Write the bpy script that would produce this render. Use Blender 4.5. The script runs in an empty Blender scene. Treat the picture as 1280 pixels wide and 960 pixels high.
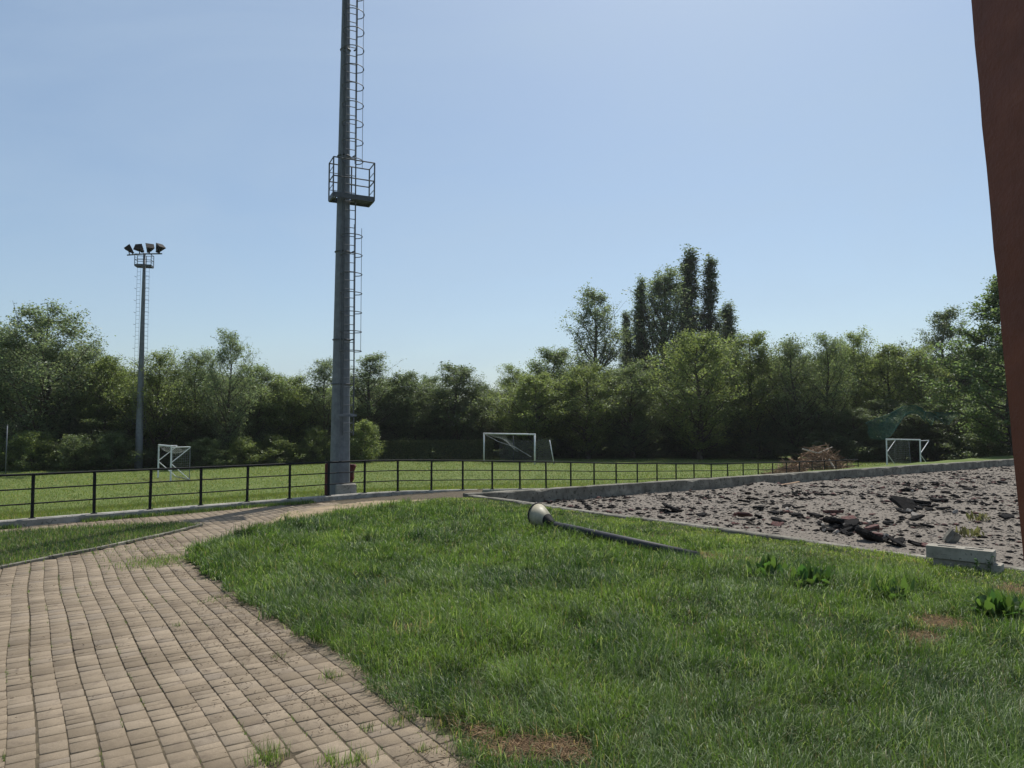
import bpy, math, random
import numpy as np
from mathutils import Vector, Matrix, Euler

R = math.radians
random.seed(7)
rng = np.random.default_rng(11)
scene = bpy.context.scene
COL = scene.collection

# ------------------------------------------------------------------ camera
CAM_H, PITCH, FPX = 2.3, R(3.1), 887.0
cam_data = bpy.data.cameras.new('camera')
cam_data.sensor_width = 36.0
cam_data.lens = 36.0 * FPX / 1280.0
cam_data.clip_start = 0.05
cam_data.clip_end = 3000
camera = bpy.data.objects.new('camera', cam_data)
camera.location = (0, 0, CAM_H)
camera.rotation_euler = (R(90) + PITCH, 0, 0)
COL.objects.link(camera)
scene.camera = camera

# ------------------------------------------------------------------ sky, sun, exposure
SUN_EL, SUN_AZ = R(59), R(20)          # azimuth measured from +Y towards +X
world = bpy.data.worlds.new('World')
scene.world = world
world.use_nodes = True
wn = world.node_tree.nodes
wl = world.node_tree.links
sky = wn.new('ShaderNodeTexSky')
sky.sky_type = 'NISHITA'
sky.sun_disc = False
sky.sun_elevation = SUN_EL
sky.sun_rotation = SUN_AZ
sky.altitude = 100
sky.air_density = 1.0
sky.dust_density = 1.4
sky.ozone_density = 0.8
# faint uneven high cloud veil
w_tc = wn.new('ShaderNodeTexCoord'); w_map = wn.new('ShaderNodeMapping'); w_no = wn.new('ShaderNodeTexNoise'); w_rp = wn.new('ShaderNodeValToRGB'); w_mx = wn.new('ShaderNodeMix')
w_map.inputs['Scale'].default_value = (1.0, 1.3, 3.2); w_map.inputs['Rotation'].default_value = (0.2, 0.35, 0.4)
w_no.inputs['Scale'].default_value = 1.7; w_no.inputs['Detail'].default_value = 7; w_no.inputs['Roughness'].default_value = 0.58; w_no.inputs['Distortion'].default_value = 0.7
w_rp.color_ramp.elements[0].position = 0.40; w_rp.color_ramp.elements[0].color = (0.2, 0.2, 0.2, 1)
w_rp.color_ramp.elements[1].position = 0.78; w_rp.color_ramp.elements[1].color = (0.58, 0.58, 0.58, 1)
w_mx.data_type = 'RGBA'; w_mx.inputs[7].default_value = (4.35, 5.15, 6.35, 1)
wl.new(w_tc.outputs['Generated'], w_map.inputs['Vector']); wl.new(w_map.outputs[0], w_no.inputs['Vector']); wl.new(w_no.outputs['Fac'], w_rp.inputs['Fac'])
wl.new(w_rp.outputs['Color'], w_mx.inputs[0]); wl.new(sky.outputs[0], w_mx.inputs[6])
w_wb = wn.new('ShaderNodeMix'); w_wb.data_type = 'RGBA'; w_wb.blend_type = 'MULTIPLY'   # white balance of the camera
w_wb.inputs[0].default_value = 1.0; w_wb.inputs[7].default_value = (0.91, 0.985, 1.0, 1)
wl.new(w_mx.outputs[2], w_wb.inputs[6])
wl.new(w_wb.outputs[2], wn['Background'].inputs['Color'])
wn['Background'].inputs['Strength'].default_value = 0.096
sun_data = bpy.data.lights.new('sun', 'SUN')
sun_data.energy = 4.3
sun_data.angle = R(0.53)
sun_data.color = (1.0, 0.95, 0.87)
sun = bpy.data.objects.new('sun', sun_data)
sv = Vector((math.sin(SUN_AZ) * math.cos(SUN_EL), math.cos(SUN_AZ) * math.cos(SUN_EL), math.sin(SUN_EL)))
sun.rotation_euler = (-sv).to_track_quat('-Z', 'Y').to_euler()
sun.location = (10, 30, 60)
COL.objects.link(sun)
scene.view_settings.view_transform = 'Standard'
scene.view_settings.look = 'None'
scene.view_settings.gamma = 1.0
scene.view_settings.use_curve_mapping = False
scene.view_settings.exposure = 0.28
try:
    scene.cycles.max_bounces = 6
    scene.cycles.transparent_max_bounces = 6
    scene.cycles.diffuse_bounces = 3
    scene.cycles.transmission_bounces = 4
except Exception:
    pass

# ------------------------------------------------------------------ survey helpers
def ray(px, py):
    u, v = (px - 640) / FPX, -(py - 480) / FPX
    return (u, math.cos(PITCH) - v * math.sin(PITCH), math.sin(PITCH) + v * math.cos(PITCH))

def G(px, py, z=0.0):
    """point on the level z that is seen at photo pixel (px, py)"""
    u, y, w = ray(px, py)
    t = (z - CAM_H) / w
    return (u * t, y * t)

def AT(px, py, d):
    """point at distance d (along +Y) seen at photo pixel"""
    u, y, w = ray(px, py)
    t = d / y
    return (u * t, d, CAM_H + w * t)

def sstep(a, b, x):
    t = np.clip((np.asarray(x, float) - a) / (b - a), 0, 1)
    return t * t * (3 - 2 * t)

class Noise:
    def __init__(self, seed):
        self.t = np.random.default_rng(seed).random((256, 256))
    def one(self, x, y):
        xi, yi = np.floor(x).astype(int), np.floor(y).astype(int)
        fx, fy = x - xi, y - yi
        fx, fy = fx * fx * (3 - 2 * fx), fy * fy * (3 - 2 * fy)
        t = self.t
        a, b = t[xi % 256, yi % 256], t[(xi + 1) % 256, yi % 256]
        c, d = t[xi % 256, (yi + 1) % 256], t[(xi + 1) % 256, (yi + 1) % 256]
        return (a * (1 - fx) + b * fx) * (1 - fy) + (c * (1 - fx) + d * fx) * fy
    def __call__(self, x, y, scale=1.0, octaves=3):
        x, y = np.asarray(x, float) * scale, np.asarray(y, float) * scale
        s, a, n = 0, 1.0, 0
        for k in range(octaves):
            s = s + a * self.one(x * 2 ** k + 17.3 * k, y * 2 ** k + 9.1 * k)
            n += a
            a *= 0.5
        return s / n
N1, N2, N3, N4 = Noise(1), Noise(2), Noise(3), Noise(4)

def inpoly(poly, x, y):
    x, y = np.asarray(x, float), np.asarray(y, float)
    inside = np.zeros(x.shape, bool)
    n = len(poly)
    for i in range(n):
        x0, y0 = poly[i]
        x1, y1 = poly[(i + 1) % n]
        if y0 == y1:
            continue
        c = ((y0 > y) != (y1 > y)) & (x < (x1 - x0) * (y - y0) / (y1 - y0) + x0)
        inside ^= c
    return inside

# ------------------------------------------------------------------ mesh helpers
class MB:
    def __init__(self):
        self.v, self.f = [], []
    def face_block(self, verts, faces):
        o = len(self.v)
        self.v.extend([tuple(p) for p in verts])
        self.f.extend([tuple(i + o for i in f) for f in faces])
        return self
    def box(self, c, s, rot=None, bevel=0.0):
        x, y, z = s[0] / 2, s[1] / 2, s[2] / 2
        if bevel <= 0:
            vs = [Vector((a * x, b * y, k * z)) for k in (-1, 1) for a, b in ((-1, -1), (1, -1), (1, 1), (-1, 1))]
            fs = [(3, 2, 1, 0), (4, 5, 6, 7), (0, 1, 5, 4), (1, 2, 6, 5), (2, 3, 7, 6), (3, 0, 4, 7)]
        else:
            b_ = bevel
            vs, fs = [], []
            rings = [(-z, b_), (-z + b_, 0), (z - b_, 0), (z, b_)]
            for (zz, ins) in rings:
                X, Y = x - ins, y - ins
                c_ = b_ if ins == 0 else b_ * 0.6
                for (a, b) in ((-X + c_, -Y), (X - c_, -Y), (X, -Y + c_), (X, Y - c_), (X - c_, Y), (-X + c_, Y), (-X, Y - c_), (-X, -Y + c_)):
                    vs.append(Vector((a, b, zz)))
            for r in range(3):
                for i in range(8):
                    j = (i + 1) % 8
                    fs.append((r * 8 + i, r * 8 + j, (r + 1) * 8 + j, (r + 1) * 8 + i))
            fs.append(tuple(reversed(range(8))))
            fs.append(tuple(range(24, 32)))
        m = rot.to_matrix() if isinstance(rot, Euler) else rot
        c = Vector(c)
        return self.face_block([(m @ p if m is not None else p) + c for p in vs], fs)
    def tube(self, pts, radii, sides=8, caps=True, squash=None):
        pts = [Vector(p) for p in pts]
        if not hasattr(radii, '__len__'):
            radii = [radii] * len(pts)
        vs, fs = [], []
        ref = None
        for i, p in enumerate(pts):
            d = (pts[min(i + 1, len(pts) - 1)] - pts[max(i - 1, 0)])
            d = d.normalized() if d.length > 1e-9 else Vector((0, 0, 1))
            if ref is None:
                ref = Vector((0, 0, 1)) if abs(d.z) < 0.9 else Vector((1, 0, 0))
            a = (ref - d * ref.dot(d))
            a = a.normalized() if a.length > 1e-6 else d.orthogonal().normalized()
            ref = a
            b = d.cross(a)
            for k in range(sides):
                t = 2 * math.pi * (k + 0.5) / sides
                vs.append(p + (a * math.cos(t) + b * math.sin(t)) * radii[i])
        for i in range(len(pts) - 1):
            for k in range(sides):
                j = (k + 1) % sides
                fs.append((i * sides + k, i * sides + j, (i + 1) * sides + j, (i + 1) * sides + k))
        if caps:
            fs.append(tuple(reversed(range(sides))))
            fs.append(tuple(range((len(pts) - 1) * sides, len(pts) * sides)))
        return self.face_block(vs, fs)
    def build(self, name, mat, parent=None, smooth=False, loc=None):
        me = bpy.data.meshes.new(name)
        me.from_pydata(self.v, [], self.f)
        me.update()
        return link_mesh(name, me, mat, parent, smooth, loc)

def link_mesh(name, me, mat, parent=None, smooth=False, loc=None):
    if mat is not None:
        me.materials.append(mat)
    if smooth:
        me.polygons.foreach_set('use_smooth', np.ones(len(me.polygons), bool))
    o = bpy.data.objects.new(name, me)
    COL.objects.link(o)
    if parent is not None:
        o.parent = parent
    if loc is not None:
        o.location = loc
    return o

def np_mesh(name, verts, faces_flat, sizes):
    """verts (n,3); faces_flat: flat index array; sizes: vertices per face"""
    me = bpy.data.meshes.new(name)
    verts = np.ascontiguousarray(verts, np.float32)
    sizes = np.asarray(sizes, np.int32)
    me.vertices.add(len(verts))
    me.vertices.foreach_set('co', verts.ravel())
    me.loops.add(len(faces_flat))
    me.loops.foreach_set('vertex_index', np.asarray(faces_flat, np.int32))
    me.polygons.add(len(sizes))
    st = np.zeros(len(sizes), np.int32)
    st[1:] = np.cumsum(sizes)[:-1]
    me.polygons.foreach_set('loop_start', st)
    me.polygons.foreach_set('loop_total', sizes)
    me.update(calc_edges=True)
    return me

def tag(o, label, cat=None, group=None, kind=None):
    if label: o['label'] = label
    if cat: o['category'] = cat
    if group: o['group'] = group
    if kind: o['kind'] = kind
    elif cat: o['kind'] = 'thing'
    return o

def thing(name, label, cat, loc=(0, 0, 0), rotz=0.0, group=None):
    o = bpy.data.objects.new(name, None)
    o.empty_display_size = 0.2
    COL.objects.link(o)
    o.location = loc
    o.rotation_euler = (0, 0, rotz)
    return tag(o, label, cat, group)

def copy_part(src, parent):
    c = src.copy()
    COL.objects.link(c)
    c.parent = parent
    return c

# ------------------------------------------------------------------ materials
def new_mat(name):
    m = bpy.data.materials.new(name)
    m.use_nodes = True
    nt = m.node_tree
    nt.nodes.clear()
    out = nt.nodes.new('ShaderNodeOutputMaterial')
    return m, nt, out

def nd(nt, typ, **kw):
    n = nt.nodes.new(typ)
    for k, v in kw.items():
        if k in n.inputs.keys():
            n.inputs[k].default_value = v
        else:
            setattr(n, k, v)
    return n

def ramp(nt, fac, stops):
    r = nt.nodes.new('ShaderNodeValToRGB')
    el = r.color_ramp.elements
    while len(el) < len(stops):
        el.new(0.5)
    for e, (p, c) in zip(el, stops):
        e.position = p
        e.color = (*c, 1) if len(c) == 3 else c
    nt.links.new(fac, r.inputs['Fac'])
    return r.outputs['Color']

def mixc(nt, fac, a, b, mode='MIX'):
    m = nt.nodes.new('ShaderNodeMix')
    m.data_type = 'RGBA'
    m.blend_type = mode
    for i, s in ((0, fac), (6, a), (7, b)):
        if hasattr(s, 'links') or hasattr(s, 'is_linked'):
            nt.links.new(s, m.inputs[i])
        elif isinstance(s, (int, float)):
            m.inputs[i].default_value = s
        else:
            m.inputs[i].default_value = (*s, 1)
    return m.outputs[2]

def noise(nt, scale, detail=4, rough=0.6, vec=None, dist=0.0):
    n = nt.nodes.new('ShaderNodeTexNoise')
    n.inputs['Scale'].default_value = scale
    n.inputs['Detail'].default_value = detail
    n.inputs['Roughness'].default_value = rough
    n.inputs['Distortion'].default_value = dist
    if vec is not None:
        nt.links.new(vec, n.inputs['Vector'])
    return n.outputs['Fac']

def surface(name, stops, scale=6, rough=0.8, bump=0.3, bscale=40, metallic=0.0, coords='Object', speck=None, island=0.0, bdist=0.01, detail=5, spec=0.3):
    """noise coloured principled surface"""
    m, nt, out = new_mat(name)
    tc = nd(nt, 'ShaderNodeTexCoord')
    v = tc.outputs[coords]
    f = noise(nt, scale, detail, 0.65, v)
    c = ramp(nt, f, stops)
    if speck:
        f2 = noise(nt, speck[0], 2, 0.5, v)
        k = ramp(nt, f2, [(speck[1], (0, 0, 0)), (speck[1] + 0.06, (1, 1, 1))])
        c = mixc(nt, k, c, speck[2])
    if island:
        g = nd(nt, 'ShaderNodeNewGeometry')
        hsv = nd(nt, 'ShaderNodeHueSaturation')
        mr = nd(nt, 'ShaderNodeMapRange')
        nt.links.new(g.outputs['Random Per Island'], mr.inputs['Value'])
        mr.inputs['To Min'].default_value = 1 - island
        mr.inputs['To Max'].default_value = 1 + island
        nt.links.new(mr.outputs[0], hsv.inputs['Value'])
        nt.links.new(c, hsv.inputs['Color'])
        c = hsv.outputs['Color']
    p = nd(nt, 'ShaderNodeBsdfPrincipled', Roughness=rough, Metallic=metallic)
    p.inputs['Specular IOR Level'].default_value = spec
    nt.links.new(c, p.inputs['Base Color'])
    if bump:
        b = nd(nt, 'ShaderNodeBump', Strength=bump, Distance=bdist)
        nt.links.new(noise(nt, bscale, 4, 0.7, v), b.inputs['Height'])
        nt.links.new(b.outputs[0], p.inputs['Normal'])
    nt.links.new(p.outputs[0], out.inputs['Surface'])
    return m

def leaf_mat(name, base, trans, vary=0.35, hue=0.02, tmix=0.4, gloss=0.06, attr=None, grough=0.45, objcol=False):
    m, nt, out = new_mat(name)
    if attr:
        a = nd(nt, 'ShaderNodeAttribute', attribute_name=attr)
        cd = a.outputs['Color']
        ct = mixc(nt, 1.0, cd, trans, 'MULTIPLY')
    else:
        g = nd(nt, 'ShaderNodeNewGeometry')
        outs = []
        for col in (base, trans):
            hsv = nd(nt, 'ShaderNodeHueSaturation', Color=(*col, 1))
            mr = nd(nt, 'ShaderNodeMapRange')
            nt.links.new(g.outputs['Random Per Island'], mr.inputs['Value'])
            mr.inputs['To Min'].default_value = 1 - vary
            mr.inputs['To Max'].default_value = 1 + vary
            mh = nd(nt, 'ShaderNodeMapRange')
            ms = nd(nt, 'ShaderNodeMath', operation='MULTIPLY')
            ms.inputs[1].default_value = 7.31
            mf = nd(nt, 'ShaderNodeMath', operation='FRACT')
            nt.links.new(g.outputs['Random Per Island'], ms.inputs[0])
            nt.links.new(ms.outputs[0], mf.inputs[0])
            nt.links.new(mf.outputs[0], mh.inputs['Value'])
            mh.inputs['To Min'].default_value = 0.5 - hue
            mh.inputs['To Max'].default_value = 0.5 + hue
            nt.links.new(mr.outputs[0], hsv.inputs['Value'])
            nt.links.new(mh.outputs[0], hsv.inputs['Hue'])
            c = hsv.outputs['Color']
            if objcol:
                oi = nd(nt, 'ShaderNodeObjectInfo')
                c = mixc(nt, 1.0, c, oi.outputs['Color'], 'MULTIPLY')
            outs.append(c)
        cd, ct = outs
    d = nd(nt, 'ShaderNodeBsdfDiffuse')
    t = nd(nt, 'ShaderNodeBsdfTranslucent')
    gl = nd(nt, 'ShaderNodeBsdfGlossy', Roughness=grough)
    gl.inputs['Color'].default_value = (0.9, 0.95, 0.9, 1)
    nt.links.new(cd, d.inputs['Color'])
    nt.links.new(ct, t.inputs['Color'])
    m1 = nd(nt, 'ShaderNodeMixShader', Fac=tmix)
    m2 = nd(nt, 'ShaderNodeMixShader', Fac=gloss)
    nt.links.new(d.outputs[0], m1.inputs[1]); nt.links.new(t.outputs[0], m1.inputs[2])
    nt.links.new(m1.outputs[0], m2.inputs[1]); nt.links.new(gl.outputs[0], m2.inputs[2])
    nt.links.new(m2.outputs[0], out.inputs['Surface'])
    return m

M = {}
M['field'] = surface('field_grass_ground', [(0.3, (0.055, 0.085, 0.015)), (0.5, (0.09, 0.125, 0.024)), (0.7, (0.125, 0.145, 0.04))], scale=0.9, rough=0.95, bump=0.5, bscale=12, bdist=0.05, detail=8)
M['soil'] = surface('lawn_soil', [(0.3, (0.035, 0.04, 0.014)), (0.55, (0.06, 0.06, 0.025)), (0.75, (0.11, 0.085, 0.05))], scale=5, rough=0.95, bump=0.6, bscale=60)
M['bare'] = surface('dry_bare_soil', [(0.3, (0.055, 0.035, 0.022)), (0.55, (0.12, 0.08, 0.05)), (0.75, (0.21, 0.15, 0.09))], scale=14, rough=0.95, bump=0.6, bscale=70)
M['bed'] = surface('paving_bed', [(0.35, (0.045, 0.035, 0.02)), (0.55, (0.08, 0.062, 0.038)), (0.7, (0.13, 0.105, 0.065))], scale=9, rough=0.95, bump=0.5, bscale=80)
M['sand'] = surface('sandy_track', [(0.3, (0.10, 0.10, 0.045)), (0.5, (0.25, 0.19, 0.12)), (0.75, (0.36, 0.28, 0.19))], scale=2.2, rough=0.95, bump=0.5, bscale=50, detail=8)
M['concrete'] = surface('weathered_concrete', [(0.25, (0.13, 0.125, 0.11)), (0.5, (0.27, 0.255, 0.225)), (0.75, (0.40, 0.38, 0.34))], scale=3.2, rough=0.9, bump=0.5, bscale=45, speck=(18, 0.62, (0.10, 0.095, 0.08)), detail=8)
M['old_concrete'] = surface('stained_old_concrete', [(0.25, (0.07, 0.065, 0.052)), (0.5, (0.16, 0.15, 0.122)), (0.75, (0.31, 0.29, 0.24))], scale=2.4, rough=0.95, bump=0.8, bscale=30, speck=(9, 0.6, (0.07, 0.065, 0.05)), detail=9)
M['block'] = surface('grey_cast_concrete', [(0.28, (0.19, 0.172, 0.142)), (0.5, (0.28, 0.258, 0.215)), (0.75, (0.38, 0.352, 0.30))], scale=4, rough=0.95, bump=0.6, bscale=70, speck=(22, 0.62, (0.15, 0.138, 0.115)))
M['gravel'] = surface('crushed_gravel', [(0.25, (0.05, 0.043, 0.035)), (0.42, (0.118, 0.101, 0.083)), (0.58, (0.185, 0.160, 0.132)), (0.78, (0.32, 0.28, 0.235))], scale=30, rough=0.95, bump=0.8, bscale=55, bdist=0.018, detail=3)
M['stone'] = surface('broken_stones', [(0.3, (0.14, 0.12, 0.1)), (0.7, (0.26, 0.225, 0.187))], scale=9, rough=0.95, bump=0.3, bscale=60, island=0.55)
M['asphalt'] = surface('broken_asphalt', [(0.3, (0.007, 0.0066, 0.0066)), (0.7, (0.022, 0.0205, 0.0195))], scale=12, rough=1.0, bump=0.8, bscale=60, island=0.3, spec=0.08)
M['red_asphalt'] = surface('red_coated_asphalt', [(0.35, (0.045, 0.03, 0.028)), (0.6, (0.12, 0.05, 0.042))], scale=9, rough=0.9, bump=0.7, bscale=60)
M['pale_rubble'] = surface('pale_rubble', [(0.3, (0.2, 0.18, 0.155)), (0.7, (0.38, 0.34, 0.3))], scale=9, rough=0.95, bump=0.6, bscale=50)
M['galv'] = surface('galvanised_steel', [(0.3, (0.105, 0.114, 0.128)), (0.7, (0.175, 0.188, 0.205))], scale=5, rough=0.6, bump=0.08, bscale=30, metallic=0.2, speck=(14, 0.68, (0.13, 0.14, 0.155)))
M['galv_dark'] = surface('dull_galvanised_steel', [(0.3, (0.055, 0.06, 0.068)), (0.7, (0.10, 0.106, 0.115))], scale=8, rough=0.55, bump=0.05, bscale=40, metallic=0.2)
M['dark_steel'] = surface('dark_grey_painted_pole', [(0.3, (0.022, 0.023, 0.027)), (0.7, (0.05, 0.052, 0.058))], scale=6, rough=0.6, bump=0.08, bscale=40, spec=0.2)
M['black'] = surface('black_painted_steel', [(0.3, (0.010, 0.011, 0.012)), (0.7, (0.02, 0.021, 0.022))], scale=8, rough=0.7, bump=0.1, bscale=60, spec=0.12)
M['lamp_black'] = surface('dark_lamp_housing', [(0.3, (0.012, 0.011, 0.012)), (0.7, (0.03, 0.027, 0.027))], scale=8, rough=0.7, bump=0.05, bscale=50, spec=0.1)
M['white'] = surface('worn_white_paint', [(0.3, (0.55, 0.56, 0.56)), (0.7, (0.76, 0.77, 0.77))], scale=5, rough=0.5, bump=0.05, bscale=40)
M['net'] = surface('net_cord', [(0.3, (0.3, 0.31, 0.31)), (0.7, (0.46, 0.47, 0.46))], scale=4, rough=0.9, bump=0)
M['green_net'] = surface('green_net_cord', [(0.3, (0.012, 0.07, 0.055)), (0.7, (0.028, 0.125, 0.098))], scale=2, rough=0.8, bump=0)
M['maroon'] = surface('maroon_vinyl', [(0.3, (0.06, 0.013, 0.013)), (0.7, (0.12, 0.03, 0.027))], scale=6, rough=0.7, bump=0.2, bscale=20)
M['rust_red'] = surface('rust_red_paint', [(0.3, (0.105, 0.034, 0.02)), (0.55, (0.145, 0.046, 0.027)), (0.75, (0.19, 0.066, 0.038))], scale=7, rough=0.65, bump=0.35, bscale=26, detail=6)
M['bark'] = surface('grey_brown_bark', [(0.3, (0.035, 0.028, 0.02)), (0.7, (0.10, 0.085, 0.065))], scale=5, rough=0.95, bump=0.8, bscale=18, bdist=0.03)
M['brush'] = surface('dry_branches', [(0.3, (0.15, 0.092, 0.056)), (0.7, (0.37, 0.255, 0.165))], scale=4, rough=0.95, bump=0.4, bscale=30, island=0.45)
M['pale_wood'] = surface('peeled_pale_wood', [(0.3, (0.42, 0.36, 0.28)), (0.7, (0.58, 0.5, 0.4))], scale=6, rough=0.9, bump=0.3, bscale=30)
M['shade'] = surface('dirty_cream_enamel', [(0.3, (0.2, 0.18, 0.13)), (0.5, (0.33, 0.30, 0.22)), (0.75, (0.42, 0.39, 0.30))], scale=4, rough=0.5, bump=0.1, bscale=20)
M['litter'] = surface('dry_straw_litter', [(0.3, (0.13, 0.075, 0.045)), (0.7, (0.33, 0.23, 0.13))], scale=12, rough=0.95, bump=0, island=0.4)
M['twig'] = surface('dark_twigs', [(0.3, (0.045, 0.03, 0.02)), (0.7, (0.13, 0.09, 0.06))], scale=12, rough=0.95, bump=0, island=0.4)
M['leaf'] = leaf_mat('tree_leaves', (0.092, 0.118, 0.054), (0.24, 0.30, 0.11), vary=0.35, hue=0.02, tmix=0.5, gloss=0.03, objcol=True)
M['weed'] = leaf_mat('weed_leaves', (0.05, 0.098, 0.022), (0.13, 0.25, 0.04), vary=0.4, tmix=0.4, gloss=0.03)
M['dry_weed'] = leaf_mat('dry_weed_leaves', (0.12, 0.115, 0.045), (0.24, 0.24, 0.08), vary=0.4, tmix=0.4, gloss=0.02)
M['grass'] = leaf_mat('grass_blades', None, (1.95, 1.95, 1.25), attr='tint', tmix=0.45, gloss=0.032, grough=0.5)

def paver_mat():
    m, nt, out = new_mat('beige_pavers')
    tc = nd(nt, 'ShaderNodeTexCoord'); v = tc.outputs['Object']
    g = nd(nt, 'ShaderNodeNewGeometry')
    base = ramp(nt, g.outputs['Random Per Island'], [(0.0, (0.175, 0.138, 0.096)), (0.2, (0.212, 0.168, 0.117)), (0.5, (0.232, 0.184, 0.129)), (0.8, (0.258, 0.207, 0.147)), (1.0, (0.205, 0.167, 0.125))])
    fine = ramp(nt, noise(nt, 130, 3, 0.7, v), [(0.3, (0.72, 0.72, 0.72)), (0.7, (1.15, 1.15, 1.15))])
    c = mixc(nt, 1.0, base, fine, 'MULTIPLY')
    big = ramp(nt, noise(nt, 1.1, 6, 0.7, v), [(0.34, (0.78, 0.77, 0.75)), (0.55, (1, 1, 1)), (0.75, (1.1, 1.1, 1.12))])
    c = mixc(nt, 1.0, c, big, 'MULTIPLY')
    st = ramp(nt, noise(nt, 5.5, 6, 0.75, v), [(0.52, (0, 0, 0)), (0.70, (0.8, 0.8, 0.8))])
    c = mixc(nt, st, c, (0.12, 0.092, 0.068))
    p = nd(nt, 'ShaderNodeBsdfPrincipled', Roughness=0.9)
    p.inputs['Specular IOR Level'].default_value = 0.25
    nt.links.new(c, p.inputs['Base Color'])
    b = nd(nt, 'ShaderNodeBump', Strength=0.5, Distance=0.006)
    nt.links.new(noise(nt, 90, 4, 0.7, v), b.inputs['Height'])
    nt.links.new(b.outputs[0], p.inputs['Normal'])
    nt.links.new(p.outputs[0], out.inputs['Surface'])
    return m
M['paver'] = paver_mat()

# ------------------------------------------------------------------ layout lines (metres)
F0 = np.array([-3.66, 22.9]); DA = np.array([0.724, 0.690]); DB = np.array([0.79, 0.613])
SA, SB = 1.232, 1.25
NA, NB = np.array([-DA[1], DA[0]]), np.array([-DB[1], DB[0]])
DROP_N = [-14, -8, -1, 0, 2, 5, 8, 13, 17, 24]
DROP_Z = [0.03, 0.03, 0.05, 0.08, 0.17, 0.345, 0.53, 0.76, 0.89, 1.02]
def fence_xy(n):
    return F0 + (DA * SA * n if n <= 0 else DB * SB * n)
def fence_drop(n):
    return float(np.interp(n, DROP_N, DROP_Z))

APEX = np.array([-1.35, 22.0])
ED = np.array([0.634, -0.773])            # near border of the lot, towards the right
WD = np.array([0.831, 0.557])             # far wall of the lot, towards the right
def terrain(x, y):
    x, y = np.asarray(x, float), np.asarray(y, float)
    dx, dy = x - F0[0], y - F0[1]
    sA, sB = dx * NA[0] + dy * NA[1], dx * NB[0] + dy * NB[1]
    s = np.maximum(sA, sB)
    n = np.where(dx * DB[0] + dy * DB[1] > 0, (dx * DB[0] + dy * DB[1]) / SB, (dx * DA[0] + dy * DA[1]) / SA)
    zf = -np.interp(n, DROP_N, DROP_Z) + 0.06
    far = zf + (-1.1 - zf) * sstep(0.0, 15.0, s)
    far = far + 0.05 * (N1(x, y, 0.11, 3) - 0.5) * sstep(2, 8, s) * 2
    near = -0.09
    sh = np.interp(n, [0, 3], [1.7, 0.0])
    k = sstep(-1.5 + sh, -0.1 + sh, s)
    z = near * (1 - k) + far * k
    ax, ay = x - APEX[0], y - APEX[1]
    inside = sstep(-1.6, -0.7, ax * WD[1] - ay * WD[0]) * sstep(-1.6, -0.7, -ax * ED[1] + ay * ED[0])
    return z - 0.5 * inside * (1 - sstep(70, 90, ax * WD[0] + ay * WD[1]))

# ------------------------------------------------------------------ ground sheet
def axis(lo, hi, fine_lo, fine_hi, step):
    a = list(np.arange(fine_lo, fine_hi + 1e-6, step))
    s, p = step, fine_lo
    while p > lo:
        s *= 1.35; p -= s; a.insert(0, max(p, lo))
    s, p = step, fine_hi
    while p < hi:
        s *= 1.35; p += s; a.append(min(p, hi))
    return np.array(a)
gx, gy = axis(-500, 500, -45, 50, 0.7), axis(-150, 800, 0, 90, 0.7)
X, Y = np.meshgrid(gx, gy)
Z = terrain(X, Y)
nx, ny = len(gx), len(gy)
ii = (np.arange(ny - 1)[:, None] * nx + np.arange(nx - 1)[None, :]).ravel()
quads = np.stack([ii, ii + 1, ii + 1 + nx, ii + nx], 1)
me = np_mesh('ground', np.stack([X.ravel(), Y.ravel(), Z.ravel()], 1), quads.ravel(), np.full(len(quads), 4))
tag(link_mesh('ground', me, M['field'], smooth=True), None, kind='structure')

def sheet(name, poly, step, zfun, mat, hole=None):
    """grid sheet cut to a polygon"""
    px_, py_ = [p[0] for p in poly], [p[1] for p in poly]
    gx = np.arange(min(px_) - step, max(px_) + step, step)
    gy = np.arange(min(py_) - step, max(py_) + step, step)
    X, Y = np.meshgrid(gx, gy)
    nx, ny = len(gx), len(gy)
    ii = (np.arange(ny - 1)[:, None] * nx + np.arange(nx - 1)[None, :]).ravel()
    cx, cy = X.ravel()[ii] + step / 2, Y.ravel()[ii] + step / 2
    keep = inpoly(poly, cx, cy)
    if hole is not None:
        keep &= ~(inpoly(hole, cx + 0.3, cy) & inpoly(hole, cx - 0.3, cy) & inpoly(hole, cx, cy + 0.3) & inpoly(hole, cx, cy - 0.3))
    ii = ii[keep]
    q = np.stack([ii, ii + 1, ii + 1 + nx, ii + nx], 1)
    used, inv = np.unique(q.ravel(), return_inverse=True)
    vx, vy = X.ravel()[used], Y.ravel()[used]
    me = np_mesh(name, np.stack([vx, vy, zfun(vx, vy)], 1), inv, np.full(len(q), 4))
    return tag(link_mesh(name, me, mat, smooth=True), None, kind='structure')

# lawn outline
lawn_px = [(590, 960), (572, 925), (545, 905), (505, 885), (468, 858), (430, 832), (390, 802), (345, 778), (300, 752), (262, 722), (232, 699),
           (246, 688), (290, 674), (335, 662), (385, 651), (430, 641), (480, 634), (530, 629)]
LAWN = [(2.3, 1.2)] + [G(*p) for p in lawn_px] + [tuple(APEX + np.array([0.05, -0.25]))] + \
       [tuple(APEX + ED * t + np.array([-0.09, -0.07])) for t in (6, 12, 18, 24)] + [(14.5, 1.2)]
STRIP_px = [(-160, 752), (0, 711), (60, 699), (110, 690), (165, 678), (215, 667), (250, 658), (225, 655), (150, 657), (60, 662.5), (0, 666.5), (-160, 679)]
STRIP = [G(*p) for p in STRIP_px]
kerb_front = [tuple(fence_xy(n) - NA * 0.13) for n in np.linspace(-13, 0, 14)] + [tuple(fence_xy(n) - NB * 0.13) for n in np.linspace(0.5, 2.6, 4)]

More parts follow.
